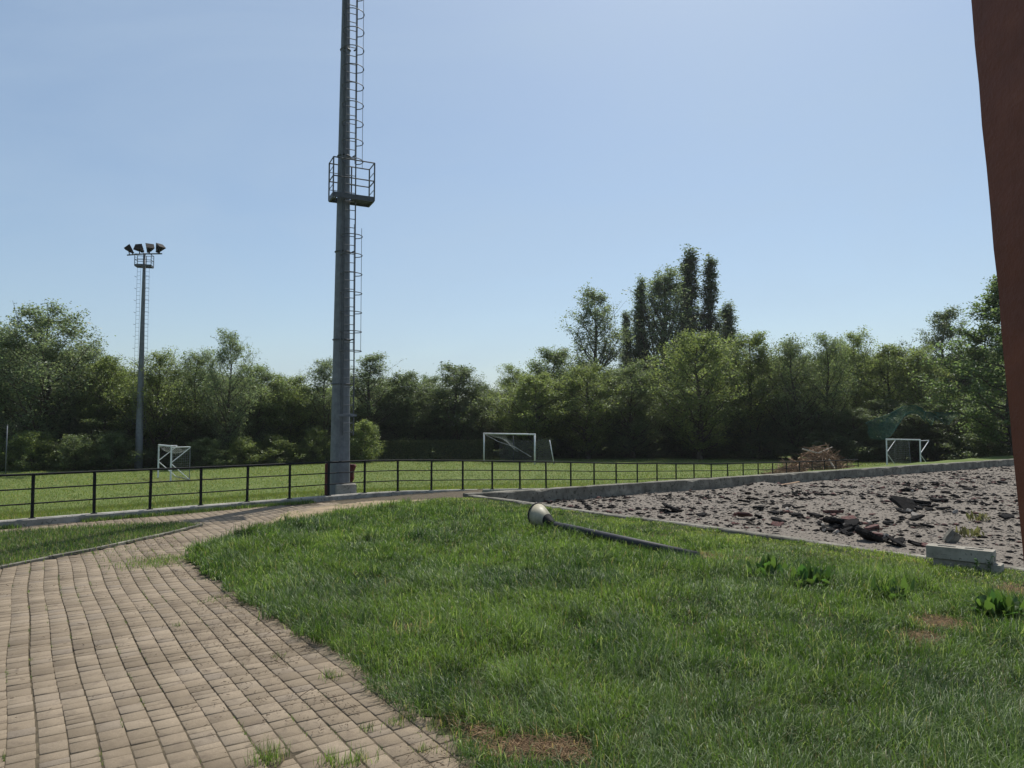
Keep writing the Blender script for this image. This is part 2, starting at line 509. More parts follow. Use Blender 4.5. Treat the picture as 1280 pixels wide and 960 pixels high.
def lawn_z(x, y):
    return 0.012 + 0.05 * N2(x, y, 0.5, 3) + 0.10 * np.maximum(N4(x, y, 1.3, 2) - 0.45, 0)
BARE = [(G(645, 945), 0.26, 0.9), (G(690, 950), 0.2, 0.85), (G(600, 925), 0.17, 0.8), (G(1150, 805), 0.27, 0.96), (G(1175, 785), 0.32, 0.94), (G(1215, 795), 0.25, 0.6), (G(512, 796), 0.25, 0.5),
        (G(885, 702), 0.45, 0.75), (G(560, 915), 0.17, 0.7), (G(715, 950), 0.22, 0.8), (G(1280, 745), 0.4, 0.6), (G(925, 705), 0.4, 0.5)]
sheet('lawn', LAWN, 0.16, lambda x, y: lawn_z(x, y) - 0.034, M['soil'])
sheet('grass_verge', STRIP, 0.16, lambda x, y: 0.012 + 0.02 * N2(x, y, 0.5, 3), M['soil'])
bed_poly = [(2.2, 1.0), (-20, 1.0), (-20, 8.0)] + kerb_front + [tuple(APEX + np.array([0.3, 0.3])), (0, 16), (0, 8)]
sheet('paving_bed', bed_poly, 0.2, lambda x, y: -0.010 + 0 * x, M['bed'], hole=LAWN)
sand_px = [(262, 682), (300, 664), (345, 652), (400, 640), (470, 630), (585, 623), (520, 633), (440, 642), (380, 655), (320, 668)]
track_poly = [G(*p) for p in [(330, 655), (360, 640), (405, 632.5), (470, 626), (600, 622.5), (600, 640), (430, 648), (370, 662)]]
sheet('sandy_track', track_poly, 0.1, lambda x, y: -0.003 + 0.012 * N3(x, y, 1.3, 2), M['sand'])
for (c, r, k) in BARE:
    pass
def bare_patch(c, r, seed):
    m = MB()
    rr = random.Random(seed)
    ph = [rr.uniform(0, 6.28) for _ in range(3)]
    n, rings = 26, 5
    vs = [(c[0], c[1], float(lawn_z(c[0], c[1])) - 0.034)]
    for k in range(1, rings + 1):
        for i in range(n):
            t = 2 * math.pi * i / n
            q = r * (k / rings) * (1 + 0.22 * math.sin(2 * t + ph[0]) + 0.15 * math.sin(3 * t + ph[1]) + 0.1 * math.sin(5 * t + ph[2]))
            x, y = c[0] + q * math.cos(t), c[1] + q * math.sin(t)
            vs.append((x, y, float(lawn_z(x, y)) - 0.034 - (0.014 if k == rings else 0) + 0.02 * (rr.random() - 0.5) * (k < rings)))
    fs = [(0, 1 + i, 1 + (i + 1) % n) for i in range(n)]
    for k in range(rings - 1):
        a = 1 + k * n
        for i in range(n):
            j = (i + 1) % n
            fs.append((a + i, a + n + i, a + n + j, a + j))
    m.face_block(vs, fs)
    return m
for i, (c, r, k) in enumerate(BARE):
    if k > 0.84 and r > 0.23:
        tag(bare_patch(c, r, i).build('bare_soil', M['bare'], smooth=True), None, kind='structure')

# ------------------------------------------------------------------ pavers
def build_pavers():
    e = np.array([-0.5635, 0.8261]); f = np.array([0.8261, 0.5635])
    o = np.array([-0.27, 4.80])
    rr = random.Random(5)
    V, q, sizes = [], [], []
    pav_area = [(2.0, 2.2), (-16, 2.2), (-19, 8.0)] + kerb_front[:12] + [G(470, 626), G(432, 634), G(385, 651), G(335, 662)]
    lawn_shrunk = LAWN
    W = 0.183
    base = []
    for j in range(-92, 30):
        a = -9.0 + rr.uniform(0, 0.2)
        wob = rr.uniform(-0.004, 0.004)
        while a < 24:
            L = rr.choices((0.183, 0.14, 0.095), (0.45, 0.3, 0.25))[0]
            base.append((a + L / 2, (j + 0.5) * W + wob, L))
            a += L
    B = np.array(base)
    wave = 0.02 * np.sin(B[:, 0] * 0.55 + 1.0) + 0.012 * np.sin(B[:, 0] * 1.7 + B[:, 1])
    P = o + B[:, :1] * e + (B[:, 1:2] + wave[:, None]) * f
    jag = 0.10 * (N3(P[:, 0], P[:, 1], 1.6, 2) - 0.5)
    keep = inpoly(pav_area, P[:, 0], P[:, 1]) & ~inpoly(LAWN, P[:, 0] + jag - 0.05, P[:, 1] - 0.05) & ~inpoly(STRIP, P[:, 0], P[:, 1])
    # far end of the path breaks up into sand
    d_end = np.hypot(P[:, 0] + 4.6, P[:, 1] - 20.4)
    keep &= ~((d_end < 2.6) & (N2(P[:, 0], P[:, 1], 1.2, 2) > 0.25 + 0.22 * d_end))
    for k in np.nonzero(keep)[0]:
        cx, cy = P[k]
        L = B[k, 2]
        g_ = rr.uniform(0.006, 0.012)
        hl, hw = L / 2 - g_ * 0.5 , W / 2 - rr.uniform(0.004, 0.008) * 0.75
        z0 = 0.012 * (float(N1(cx, cy, 0.45, 2)) - 0.5) * 2 + rr.uniform(-0.003, 0.003)
        ta, tb = rr.uniform(-0.012, 0.012), rr.uniform(-0.012, 0.012)
        tw = rr.uniform(-0.02, 0.02)
        b = 0.0045
        vb = len(V)
        for (zz, ins) in ((-0.04, 0), (-b, 0), (0, b)):
            for sa, sb in ((-1, -1), (1, -1), (1, 1), (-1, 1)):
                la, lb = sa * (hl - ins), sb * (hw - ins)
                la2, lb2 = la - tw * lb, lb + tw * la
                p = np.array([cx, cy]) + la2 * e + lb2 * f
                V.append((p[0], p[1], z0 + zz + ta * la + tb * lb))
        for r in range(2):
            for i in range(4):
                jn = (i + 1) % 4
                q.extend((vb + r * 4 + i, vb + r * 4 + jn, vb + r * 4 + 4 + jn, vb + r * 4 + 4 + i)); sizes.append(4)
        q.extend((vb + 8, vb + 9, vb + 10, vb + 11)); sizes.append(4)
    # winding: e x f is clockwise seen from above, so flip
    q = np.array(q).reshape(-1, 4)[:, ::-1].ravel()
    me = np_mesh('pavement', np.array(V), q, sizes)
    tag(link_mesh('pavement', me, M['paver']), None, kind='structure')
    return e, f, o, W
PE, PF, PO, PW = build_pavers()

# edging stones of the verge
m = MB()
pts = [Vector((*G(*p), 0)) for p in [(-160, 752), (0, 711), (60, 699), (110, 690), (165, 678), (215, 667), (252, 657.5)]]
rr = random.Random(3)
for a, b in zip(pts[:-1], pts[1:]):
    L = (b - a).length
    k = max(1, int(L / 0.5))
    for i in range(k):
        c = a.lerp(b, (i + 0.5) / k)
        ang = math.atan2(b.y - a.y, b.x - a.x)
        m.box((c.x, c.y, 0.005 + rr.uniform(-0.006, 0.006)), (L / k - 0.012, 0.07, 0.09), Euler((0, 0, ang + rr.uniform(-0.015, 0.015))), 0.008)
tag(m.build('path_edging', M['old_concrete']), 'narrow concrete edging strip between the paved path and the grass verge', 'edging')

# ------------------------------------------------------------------ railing with its kerb wall
def sweep_wall(name, pts, dirs, half, ztop, zbot, mat, chip=0.0, seed=1, step=0.35, parent=None, bev=0.02):
    """wall swept along a polyline; pts 2D, ztop/zbot callables of the running length"""
    P = [np.array(p) for p in pts]
    seg = [np.linalg.norm(b - a) for a, b in zip(P[:-1], P[1:])]
    cum = np.concatenate([[0], np.cumsum(seg)])
    tot = cum[-1]
    n = int(tot / step) + 1
    rr = random.Random(seed)
    vs, fs = [], []
    for i in range(n + 1):
        t = tot * i / n
        x, y = np.interp(t, cum, [p[0] for p in P]), np.interp(t, cum, [p[1] for p in P])
        t2 = min(t + 0.05, tot); t1 = max(t - 0.05, 0)
        d = np.array([np.interp(t2, cum, [p[0] for p in P]) - np.interp(t1, cum, [p[0] for p in P]), np.interp(t2, cum, [p[1] for p in P]) - np.interp(t1, cum, [p[1] for p in P])])
        d /= np.linalg.norm(d)
        nn = np.array([-d[1], d[0]])
        zt, zb = ztop(t), zbot(t)
        c1 = chip * max(0, rr.random() - 0.82) * 2 ; c2 = chip * max(0, rr.random() - 0.82) * 2
        w = rr.uniform(-0.004, 0.004)
        prof = [(-half + w, zb), (-half + w, zt - bev - c1), (-half + bev + c1 * 0.8 + w, zt - c1 * 0.25), (half - bev - c2 * 0.8, zt - c2 * 0.25), (half, zt - bev - c2), (half, zb)]
        for (o_, z_) in prof:
            vs.append((x + nn[0] * o_, y + nn[1] * o_, z_ + rr.uniform(-0.003, 0.003)))
    for i in range(n):
        for k in range(5):
            fs.append((i * 6 + k, (i + 1) * 6 + k, (i + 1) * 6 + k + 1, i * 6 + k + 1))
    fs.append(tuple(range(6))); fs.append(tuple(reversed(range(n * 6, n * 6 + 6))))
    mb = MB().face_block(vs, [tuple(reversed(f)) for f in fs])
    return mb.build(name, mat, parent)

N_LO, N_HI = -12, 24
ns = list(range(N_LO, N_HI + 1))
cum = 0; kerb_pts, kerb_drop, kerb_len = [], [], []
for i, n in enumerate(ns):
    p = fence_xy(n)
    if i: cum += np.linalg.norm(p - fence_xy(ns[i - 1]))
    kerb_pts.append(p); kerb_drop.append(fence_drop(n)); kerb_len.append(cum)
kt = lambda t: 0.18 - np.interp(t, kerb_len, kerb_drop)
o = sweep_wall('kerb_wall', kerb_pts, None, 0.13, kt, lambda t: kt(t) - 0.5, M['concrete'], chip=0.03, seed=4)
tag(o, 'long low grey concrete kerb wall carrying the black railing', 'low wall')

fence = thing('railing', 'long black steel railing with three rails along the edge of the field', 'railing', (*F0, 0.18))
post_mb = MB().box((0, 0, 0.49), (0.066, 0.03, 1.02), None, 0.004)
post_mb.box((0, 0, 0.006), (0.12, 0.09, 0.012), None)
first = None
for n in ns:
    p = fence_xy(n) - F0
    ang = math.atan2(*(DA if n < 0 else DB)[::-1])
    if first is None:
        first = post_mb.build('post', M['black'], fence); o = first
    else:
        o = copy_part(first, fence)
    o.location = (p[0], p[1], -fence_drop(n))
    o.rotation_euler = (R(random.uniform(-0.6, 0.6)), R(random.uniform(-0.6, 0.6)), ang)
for h, r in ((0.985, 0.028), (0.66, 0.017), (0.33, 0.017)):
    pts = [Vector((*(fence_xy(n) - F0), h - fence_drop(n) + random.uniform(-0.004, 0.004))) for n in ns]
    MB().tube(pts, r, 8).build('rail', M['black'], fence, smooth=True)

# ------------------------------------------------------------------ demolished lot
FARLEN = 62.0
NW = np.array([-WD[1], WD[0]])
wall_pts = [APEX + WD * t for t in np.linspace(-0.1, FARLEN, 30)]
o = sweep_wall('boundary_wall', wall_pts, None, 0.15, lambda t: 0.12 - 0.0008 * t, lambda t: -1.3 if t > 2 else -0.4, M['old_concrete'], chip=0.22, seed=9, step=0.4)
tag(o, 'low stained concrete wall along the far side of the gravel lot', 'low wall')
edge_pts = [APEX + ED * t for t in np.linspace(0.05, 26, 20)]
o = sweep_wall('border_kerb', edge_pts, None, 0.11, lambda t: 0.085 + 0.012 * math.sin(t * 0.9) , lambda t: -0.3, M['old_concrete'], chip=0.13, seed=12, step=0.3)
tag(o, 'cracked concrete border kerb between the lawn and the gravel lot', 'kerb')

LOT = [tuple(APEX + ED * 0.05), tuple(APEX + ED * 26), tuple(APEX + ED * 26 + WD * FARLEN), tuple(APEX + WD * FARLEN)]
def lot_z(x, y):
    x, y = np.asarray(x, float), np.asarray(y, float)
    dx, dy = x - APEX[0], y - APEX[1]
    w = dx * -NW[0] + dy * -NW[1]         # metres in from the far wall
    w2 = (dx * ED[1] * -1 + dy * ED[0])   # metres in from the near border
    z = -0.30 + 0.26 * sstep(0, 8, w)
    z = z + 0.09 * (N1(x, y, 0.35, 3) - 0.5) + 0.07 * (N2(x, y, 1.5, 3) - 0.5)
    z = z + 0.025 * (N3(x, y, 5.0, 2) - 0.5) * sstep(0.2, 1, w2)
    return np.minimum(z, 0.03 + 0.2 * sstep(0, 3, w2))
def mound(x, y):
    c = G(955, 611, -0.2)
    return 0.30 * np.exp(-(((x - c[0]) / 0.9) ** 2 + ((y - c[1]) / 1.0) ** 2))
lot_zz = lambda x, y: lot_z(x, y) + mound(np.asarray(x, float), np.asarray(y, float))
sheet('gravel_lot', [tuple(APEX), tuple(APEX + ED * 26), tuple(APEX + ED * 26 + WD * 44), tuple(APEX + WD * 44)], 0.13, lot_zz, M['gravel'])

def in_lot(x, y, margin=0.2):
    dx, dy = x - APEX[0], y - APEX[1]
    w = -(dx * NW[0] + dy * NW[1]); w2 = dx * -ED[1] + dy * ED[0]
    return (w > margin) & (w2 > margin + 0.05)
def visible(x, y, m=0.06):
    return (np.abs(x / np.maximum(y, 0.1)) < 0.7216 + m) & (y > 2)

# loose stones (uncountable)
def stone_soup(n, name, mat='stone', med=0.016, spread=0.5, flat=(0.45, 1.0), nz=None):
    xs, ys = [], []
    X_, Y_ = rng.uniform(-1, 32, n * 5), rng.uniform(9, 42, n * 5)
    k = in_lot(X_, Y_, 0.1) & visible(X_, Y_) & (rng.random(n * 5) < (12.0 / Y_) ** 1.3) & (X_ < 34)
    if nz is not None:
        k &= N2(X_, Y_, 0.5, 3) > nz
    X_, Y_ = X_[k][:n], Y_[k][:n]
    n = len(X_)
    base = np.array([(1, 0, 0), (-1, 0, 0), (0, 1, 0), (0, -1, 0), (0, 0, 0.8), (0, 0, -0.8)], float)
    tri = np.array([(0, 2, 4), (2, 1, 4), (1, 3, 4), (3, 0, 4), (2, 0, 5), (1, 2, 5), (3, 1, 5), (0, 3, 5)])
    size = np.minimum(np.exp(rng.normal(math.log(med), spread, n)), med * 2.1) * np.clip(Y_ / 14, 0.9, 1.6)
    V = base[None] * (1 + 0.45 * (rng.random((n, 6, 1)) - 0.5)) + 0.25 * (rng.random((n, 6, 3)) - 0.5)
    a = rng.uniform(0, 6.28, n)
    c, s = np.cos(a)[:, None], np.sin(a)[:, None]
    Vx, Vy = V[:, :, 0] * c - V[:, :, 1] * s, V[:, :, 0] * s + V[:, :, 1] * c
    Vz = V[:, :, 2] * rng.uniform(*flat, (n, 1))
    out = np.stack([X_[:, None] + Vx * size[:, None], Y_[:, None] + Vy * size[:, None], (lot_zz(X_, Y_) + size * 0.2)[:, None] + Vz * size[:, None]], 2)
    F = (tri[None] + (np.arange(n) * 6)[:, None, None]).reshape(-1)
    me = np_mesh(name, out.reshape(-1, 3), F, np.full(n * 8, 3))
    return link_mesh(name, me, M[mat])
tag(stone_soup(24000, 'loose_gravel'), 'loose grey and pinkish gravel stones covering the demolished lot', 'gravel', kind='stuff')

tag(stone_soup(4200, 'asphalt_crumbs', 'asphalt', 0.038, 0.6, (0.25, 0.6), 0.40), 'small black asphalt crumbs strewn over the gravel lot', 'rubble', kind='stuff')
tag(stone_soup(1300, 'red_crumbs', 'red_asphalt', 0.038, 0.5, (0.25, 0.6), 0.46), 'small reddish crumbs strewn over the gravel lot', 'rubble', kind='stuff')

# broken slabs, each a thing of its own
def slab_mesh(seed, mat, name, thick=0.09):
    r_ = random.Random(seed)
    n = r_.randint(5, 8)
    ang = sorted(r_.uniform(0, 6.28) for _ in range(n))
    ang = [2 * math.pi * i / n + r_.uniform(-0.35, 0.35) for i in range(n)]
    el = r_.uniform(0.5, 0.85)
    rad = [r_.uniform(0.32, 0.55) for _ in range(n)]
    out = []
    for i in range(n):                       # ragged outline with an extra point per side
        p = Vector((math.cos(ang[i]) * rad[i], math.sin(ang[i]) * rad[i] * el, 0))
        j = (i + 1) % n
        q = Vector((math.cos(ang[j]) * rad[j], math.sin(ang[j]) * rad[j] * el, 0))
        out.append(p)
        out.append(p.lerp(q, r_.uniform(0.35, 0.65)) * r_.uniform(0.88, 1.03))
    k = len(out)
    t = thick
    vs = []
    for (z, s) in ((-t / 2, 0.92), (-t * 0.1, 1.04), (t * 0.42, 1.0), (t / 2, 0.93)):
        for p in out:
            vs.append((p.x * s * r_.uniform(0.96, 1.04), p.y * s * r_.uniform(0.96, 1.04), z + r_.uniform(-0.012, 0.012)))
    vs.append((0, 0, t / 2 + 0.004)); vs.append((0, 0, -t / 2))
    fs = []
    for lv in range(3):
        for i in range(k):
            j = (i + 1) % k
            fs.append((lv * k + i, lv * k + j, (lv + 1) * k + j, (lv + 1) * k + i))
    for i in range(k):
        j = (i + 1) % k
        fs.append((3 * k + i, 3 * k + j, 4 * k)); fs.append((j, i, 4 * k + 1))
    me = bpy.data.meshes.new(name)
    me.from_pydata(vs, [], fs)
    me.materials.append(mat)
    me.update()
    return me
BLACK = [slab_mesh(100 + i, M['asphalt'], 'asphalt_slab', random.uniform(0.06, 0.13)) for i in range(16)]
RED = [slab_mesh(200 + i, M['red_asphalt'], 'red_slab', random.uniform(0.06, 0.11)) for i in range(6)]
PALE = [slab_mesh(300 + i, M['pale_rubble'], 'rubble_lump', random.uniform(0.16, 0.3)) for i in range(5)]
def put_slab(pool, x, y, size, name, label, group, tilt=0.16, rise=0.0, color=None):
    me = random.choice(pool)
    o = bpy.data.objects.new(name, me)
    COL.objects.link(o)
    s = size
    o.scale = (s, s * random.uniform(0.8, 1.2), s * random.uniform(0.6, 1.0) + 0.15)
    o.rotation_euler = (random.gauss(0, tilt), random.gauss(0, tilt), random.uniform(0, 6.28))
    o.location = (x, y, float(lot_zz(x, y)) + 0.03 * s + 0.035 + rise)
    return tag(o, label, 'rubble', group)
GB, GR, GP = 'black asphalt slabs scattered over the gravel lot', 'reddish coated slabs scattered over the gravel lot', 'pale rubble lumps on the gravel lot'
LB, LR, LP = 'black broken asphalt slab lying on the grey gravel lot', 'small reddish broken slab lying on the grey gravel lot', 'pale rubble lump lying on the grey gravel lot'
clusters = [(965, 640, 32, 10, 20, 0.45), (1045, 655, 40, 12, 22, 0.6), (1155, 640, 34, 14, 26, 0.55), (1100, 668, 45, 8, 14, 0.65), (1030, 620, 45, 10, 22, 0.4), (880, 612, 45, 6, 18, 0.35),
            (1160, 612, 50, 7, 20, 0.4), (1130, 686, 30, 6, 8, 0.6), (850, 640, 35, 7, 10, 0.45), (960, 655, 30, 6, 10, 0.45), (1235, 605, 30, 5, 14, 0.4), (770, 622, 40, 6, 10, 0.3), (1010, 660, 80, 22, 26, 0.38), (1000, 625, 160, 14, 40, 0.3)]
count = 0
for (cx, cy, sx, sy, n, size) in clusters:
    for k in range(n):
        for tries in range(8):
            px, py = random.gauss(cx, sx * 0.75), random.gauss(cy, sy * 0.75)
            x, y = G(px, py, -0.12)
            if bool(in_lot(np.array(x), np.array(y), 0.35)) and y < 45:
                break
        else:
            continue
        u = random.random()
        s = size * random.choice((0.25, 0.33, 0.42, 0.55, 0.72, 0.95)) * random.uniform(0.8, 1.15)
        if u < 0.72: put_slab(BLACK, x, y, s, 'asphalt_slab', LB, GB)
        elif u < 0.93: put_slab(RED, x, y, s * 0.9, 'red_slab', LR, GR, 0.15)
        else: put_slab(PALE, x, y, s * 0.55, 'rubble_lump', LP, GP, 0.5)
for (px, py, s, pool, nm, lab, g) in [
        (928, 651, 0.62, RED, 'red_slab', 'reddish tilted slab standing alone near the left middle of the gravel lot', GR),
        (1044, 661, 0.75, BLACK, 'asphalt_slab', 'large tilted black asphalt slab in the middle of the gravel lot', GB),
        (1086, 680, 0.7, BLACK, 'asphalt_slab', 'grey faced asphalt slab leaning up beside the cracked near border', GB),
        (1132, 637, 0.95, BLACK, 'asphalt_slab', 'thick black asphalt slab leading the biggest black heap', GB),
        (840, 640, 0.75, BLACK, 'asphalt_slab', 'flat black asphalt slab nearest the fallen lamp post', GB),
        (930, 630, 0.5, BLACK, 'asphalt_slab', 'upright black asphalt slab left of the pale gravel mound', GB)]:
    x, y = G(px, py, -0.1)
    put_slab(pool, x, y, s, nm, lab, g, 0.35, 0.05)
# grey stone behind the stacked blocks and a pale plank on the far side
x, y = G(1190, 674, 0.0)
o = bpy.data.objects.new('boulder', slab_mesh(909, M['old_concrete'], 'boulder', 0.6))
COL.objects.link(o)
o.scale = (0.34, 0.3, 0.42); o.rotation_euler = (0.35, 0.5, 0.4); o.location = (x, y, float(lot_zz(x, y)) + 0.09)
tag(o, 'dark grey lump just behind the stacked concrete blocks', 'stone')
o['category'] = 'stone'
m = MB().box((0, 0, 0), (1.2, 0.1, 0.03), None, 0.004)
o = m.build('plank', M['brush'])
o.location = (*G(985, 606, -0.2), -0.05); o.rotation_euler = (0.1, -0.1, 0.4)
o.location.z = float(lot_zz(o.location.x, o.location.y)) + 0.14
tag(o, 'weathered brown plank lying beside the small gravel mound', 'plank')
m = MB()
for k in range(1):
    m.box((0, 0, 0), (0.5, 0.3, 0.08), None, 0.02)
o = m.build('broken_tile', M['white'])
o.location = (*G(1117, 590, -0.2), 0); o.location.z = float(lot_zz(o.location.x, o.location.y)) + 0.1; o.rotation_euler = (0.3, 0.25, 0.7)
tag(o, 'whitish broken tile on the gravel below the small right goal', 'rubble')

# ------------------------------------------------------------------ stacked concrete blocks
def block(name, label, loc, rz, L=0.88, W=0.27, H=0.185):
    t = thing(name, label, 'concrete block', loc, rz, 'concrete blocks stacked on the border kerb')
    m = MB()
    # hollow box: walls around two pockets in the top and one in the end
    hx, hy = L / 2, W / 2
    xs = [-hx, -0.30, -0.06, 0.06, 0.30, hx]
    ys = [-hy, -hy + 0.085, hy - 0.085, hy]
    holes = {(1, 1), (3, 1)}
    top = H
    for i in range(5):
        for j in range(3):
            x0, x1, y0, y1 = xs[i], xs[i + 1], ys[j], ys[j + 1]
            if (i, j) in holes:
                d = top - 0.11
                m.face_block([(x0, y0, d), (x1, y0, d), (x1, y1, d), (x0, y1, d), (x0, y0, top), (x1, y0, top), (x1, y1, top), (x0, y1, top)],
                             [(0, 1, 2, 3), (1, 0, 4, 5), (2, 1, 5, 6), (3, 2, 6, 7), (0, 3, 7, 4)])
            else:
                m.face_block([(x0, y0, top), (x1, y0, top), (x1, y1, top), (x0, y1, top)], [(0, 1, 2, 3)])
    m.face_block([(-hx, -hy, 0), (hx, -hy, 0), (hx, hy, 0), (-hx, hy, 0), (-hx, -hy, top), (hx, -hy, top), (hx, hy, top), (-hx, hy, top)],
                 [(3, 2, 1, 0), (0, 1, 5, 4), (2, 3, 7, 6), (3, 0, 4, 7)])
    # end face with pocket
    a, b, c, d = -0.05, 0.05, 0.02, 0.10
    Q = lambda y0, y1, z0, z1, x=hx: [(x, y0, z0), (x, y1, z0), (x, y1, z1), (x, y0, z1)]
    for (y0, y1, z0, z1) in ((-hy, a, 0, top), (b, hy, 0, top), (a, b, 0, c), (a, b, d, top)):
        m.face_block(Q(y0, y1, z0, z1), [(0, 1, 2, 3)])
    xi = hx - 0.09
    m.face_block([(hx, a, c), (hx, b, c), (hx, b, d), (hx, a, d), (xi, a, c), (xi, b, c), (xi, b, d), (xi, a, d)],
                 [(4, 5, 6, 7), (0, 1, 5, 4), (1, 2, 6, 5), (2, 3, 7, 6), (3, 0, 4, 7)])
    o = m.build('body', M['block'], t)
    bpy.context.view_layer.update()
    md = o.modifiers.new('weld', 'WELD'); md.merge_threshold = 0.0005
    bv = o.modifiers.new('worn_edges', 'BEVEL'); bv.width = 0.007; bv.segments = 2; bv.limit_method = 'ANGLE'
    return t
bl = Vector((*G(1169, 713, 0.0), 0)); br = Vector((*G(1249, 723, 0.0), 0))
ang = math.atan2(br.y - bl.y, br.x - bl.x)
mid = (bl + br) / 2 + Vector((-math.sin(ang), math.cos(ang), 0)) * 0.135
block('concrete_block', 'lower grey concrete block of the stack, half sunk in the grass', (mid.x, mid.y, 0.0), ang)
upL = Vector((*G(1161.5, 697.5, 0.19), 0)); upR = Vector((*G(1237.5, 706, 0.19), 0))
ang2 = math.atan2(upR.y - upL.y, upR.x - upL.x)
mid2 = (upL + upR) / 2 + Vector((-math.sin(ang2), math.cos(ang2), 0)) * 0.135
block('concrete_block', 'upper grey concrete block of the stack, with two pockets in its top', (mid2.x, mid2.y, 0.197), ang2)

# ------------------------------------------------------------------ fallen lamp post
ra = Vector((*G(694, 656, 0.24), 0.24)); rb = Vector((*G(872, 695, 0.16), 0.16))
axis_v = (rb - ra)
Lp = axis_v.length
t = thing('lamp_post', 'fallen garden lamp post with cream cone shade lying in the lawn', 'lamp post', ra)
t.rotation_euler = axis_v.to_track_quat('X', 'Z').to_euler()
MB().tube([(0, 0, 0), (0.5, 0, 0.004), (Lp * 0.5, 0, 0.0), (Lp, 0, 0)], [0.066, 0.066, 0.068, 0.07], 14).build('pole', M['dark_steel'], t, smooth=True)
def lathe(profile, n=28):
    vs, fs = [], []
    for (x, r) in profile:
        x, r = x * 1.2, r * 0.88
        for i in range(n):
            a = 2 * math.pi * i / n
            vs.append((x, r * math.cos(a), r * math.sin(a) - 0.22 * x))
    for k in range(len(profile) - 1):
        for i in range(n):
            j = (i + 1) % n
            fs.append((k * n + i, k * n + j, (k + 1) * n + j, (k + 1) * n + i))
    return MB().face_block(vs, fs)
lathe([(-0.02, 0.05), (-0.03, 0.075), (-0.08, 0.085), (-0.20, 0.15), (-0.205, 0.155), (-0.21, 0.13), (-0.09, 0.07), (-0.02, 0.02)]).build('neck', M['black'], t, smooth=True)
sh = lathe([(-0.20, 0.148), (-0.201, 0.15), (-0.33, 0.212), (-0.47, 0.272), (-0.472, 0.262), (-0.33, 0.202), (-0.20, 0.14)]).build('lamp_shade', M['shade'], t, smooth=True)
lathe([(-0.468, 0.268), (-0.47, 0.284), (-0.49, 0.288), (-0.50, 0.28), (-0.50, 0.25), (-0.49, 0.245), (-0.475, 0.25)]).build('rim', M['black'], t, smooth=True)
lathe([(-0.20, 0.0), (-0.20, 0.05), (-0.34, 0.06), (-0.40, 0.03), (-0.41, 0.0)], 14).build('bulb', M['white'], t, smooth=True)
m = MB().tube([(0, 0, 0), (0.35, 0.02, -0.01)], [0.045, 0.04], 10)
o = m.build('pipe_stub', M['brush'], None, smooth=True)
o.location = (*G(880, 698, 0.06), 0.06); o.rotation_euler = (0, 0, ang)
tag(o, 'short rusty pipe stub in the grass beyond the end of the fallen lamp post', 'pipe')

# ------------------------------------------------------------------ floodlight tower (main)
def arc(cx, cy, r, a0, a1, n, z):
    return [(cx + r * math.cos(a0 + (a1 - a0) * i / n), cy + r * math.sin(a0 + (a1 - a0) * i / n), z) for i in range(n + 1)]

TX, TY = -5.38, 22.3
tower = thing('floodlight_tower', 'tall grey steel mast with caged ladder and platform just behind the black railing', 'mast', (TX, TY, -0.1))
H = 19.0
def prad(z): return 0.315 - 0.0118 * z
MB().tube([(0, 0, z) for z in np.linspace(0, H, 14)], [prad(z) for z in np.linspace(0, H, 14)], 16).build('pole', M['galv'], tower)
plinth = MB().box((0.22, -0.16, 0.2), (0.62, 0.46, 0.62), Euler((0, 0, 0.35)), 0.03).build('plinth', M['concrete'], tower)
c_, s_ = math.cos(R(26)), math.sin(R(26))
lx = Vector((c_, s_, 0)); ly = Vector((s_, -c_, 0))        # along the rungs / outwards
def lad(a, b, z): return lx * a + ly * b + Vector((0, 0, z))
def ladb(z): return prad(z) + 0.09
w2, lx0 = 0.17, 0.145
st_ = MB()
lad_z = [2.0, 6, 10, 14, 18.6]
for a in (-w2, w2):
    MB().tube([lad(lx0 + a, ladb(z), z) for z in lad_z], 0.022, 6).build('stile', M['galv_dark'], tower)
z = 2.1
while z < 18.5:
    MB().tube([lad(lx0 - w2, ladb(z), z), lad(lx0 + w2, ladb(z), z)], 0.013, 6).build('rung', M['galv'], tower); z += 0.28
z = 4.6
hoop0 = None
while z < 18.5:
    if not (8.6 < z < 10.4):
        pts = [lad(lx0 + w2, ladb(z), z)]
        for i in range(15):
            th = R(-30) + R(240) * i / 14
            pts.append(lad(lx0 + 0.33 * math.cos(th), ladb(z) + 0.25 + 0.33 * math.sin(th), z))
        pts.append(lad(lx0 - w2, ladb(z), z))
        MB().tube(pts, 0.014, 6).build('hoop', M['galv_dark'], tower)
    z += 0.60
for th in (R(-8), R(90), R(188)):
    for z0, z1 in ((4.6, 8.5), (10.4, 18.4)):
        MB().tube([lad(lx0 + 0.33 * math.cos(th), ladb(zz) + 0.25 + 0.33 * math.sin(th), zz) for zz in (z0, (z0 + z1) / 2, z1)], 0.008, 5).build('cage_strip', M['galv_dark'], tower)
for z in (3.6, 5.0, 7.8, 10.9, 14.4):
    b = MB().tube([(prad(z) * 1.06 * math.cos(t_), prad(z) * 1.06 * math.sin(t_), z) for t_ in np.linspace(0, 2 * math.pi, 17)], 0.022, 6, caps=False)
    for a in (-w2, w2):
        b.tube([lad(lx0 * 0.6 + a, prad(z) * 0.6, z), lad(lx0 + a, ladb(z), z)], 0.022, 6)
    b.build('clamp', M['galv_dark'], tower)
MB().tube([lad(-0.10, prad(z) + 0.02, z) for z in (0.4, 6, 12, 18.5)], 0.017, 6).build('conduit', M['galv'], tower)
# ladder gate low down
MB().box(lad(lx0 - 0.02, ladb(2.6) + 0.02, 2.62), (0.56, 0.03, 0.07), Euler((0, 0, R(26)))).build('ladder_stop', M['galv'], tower)
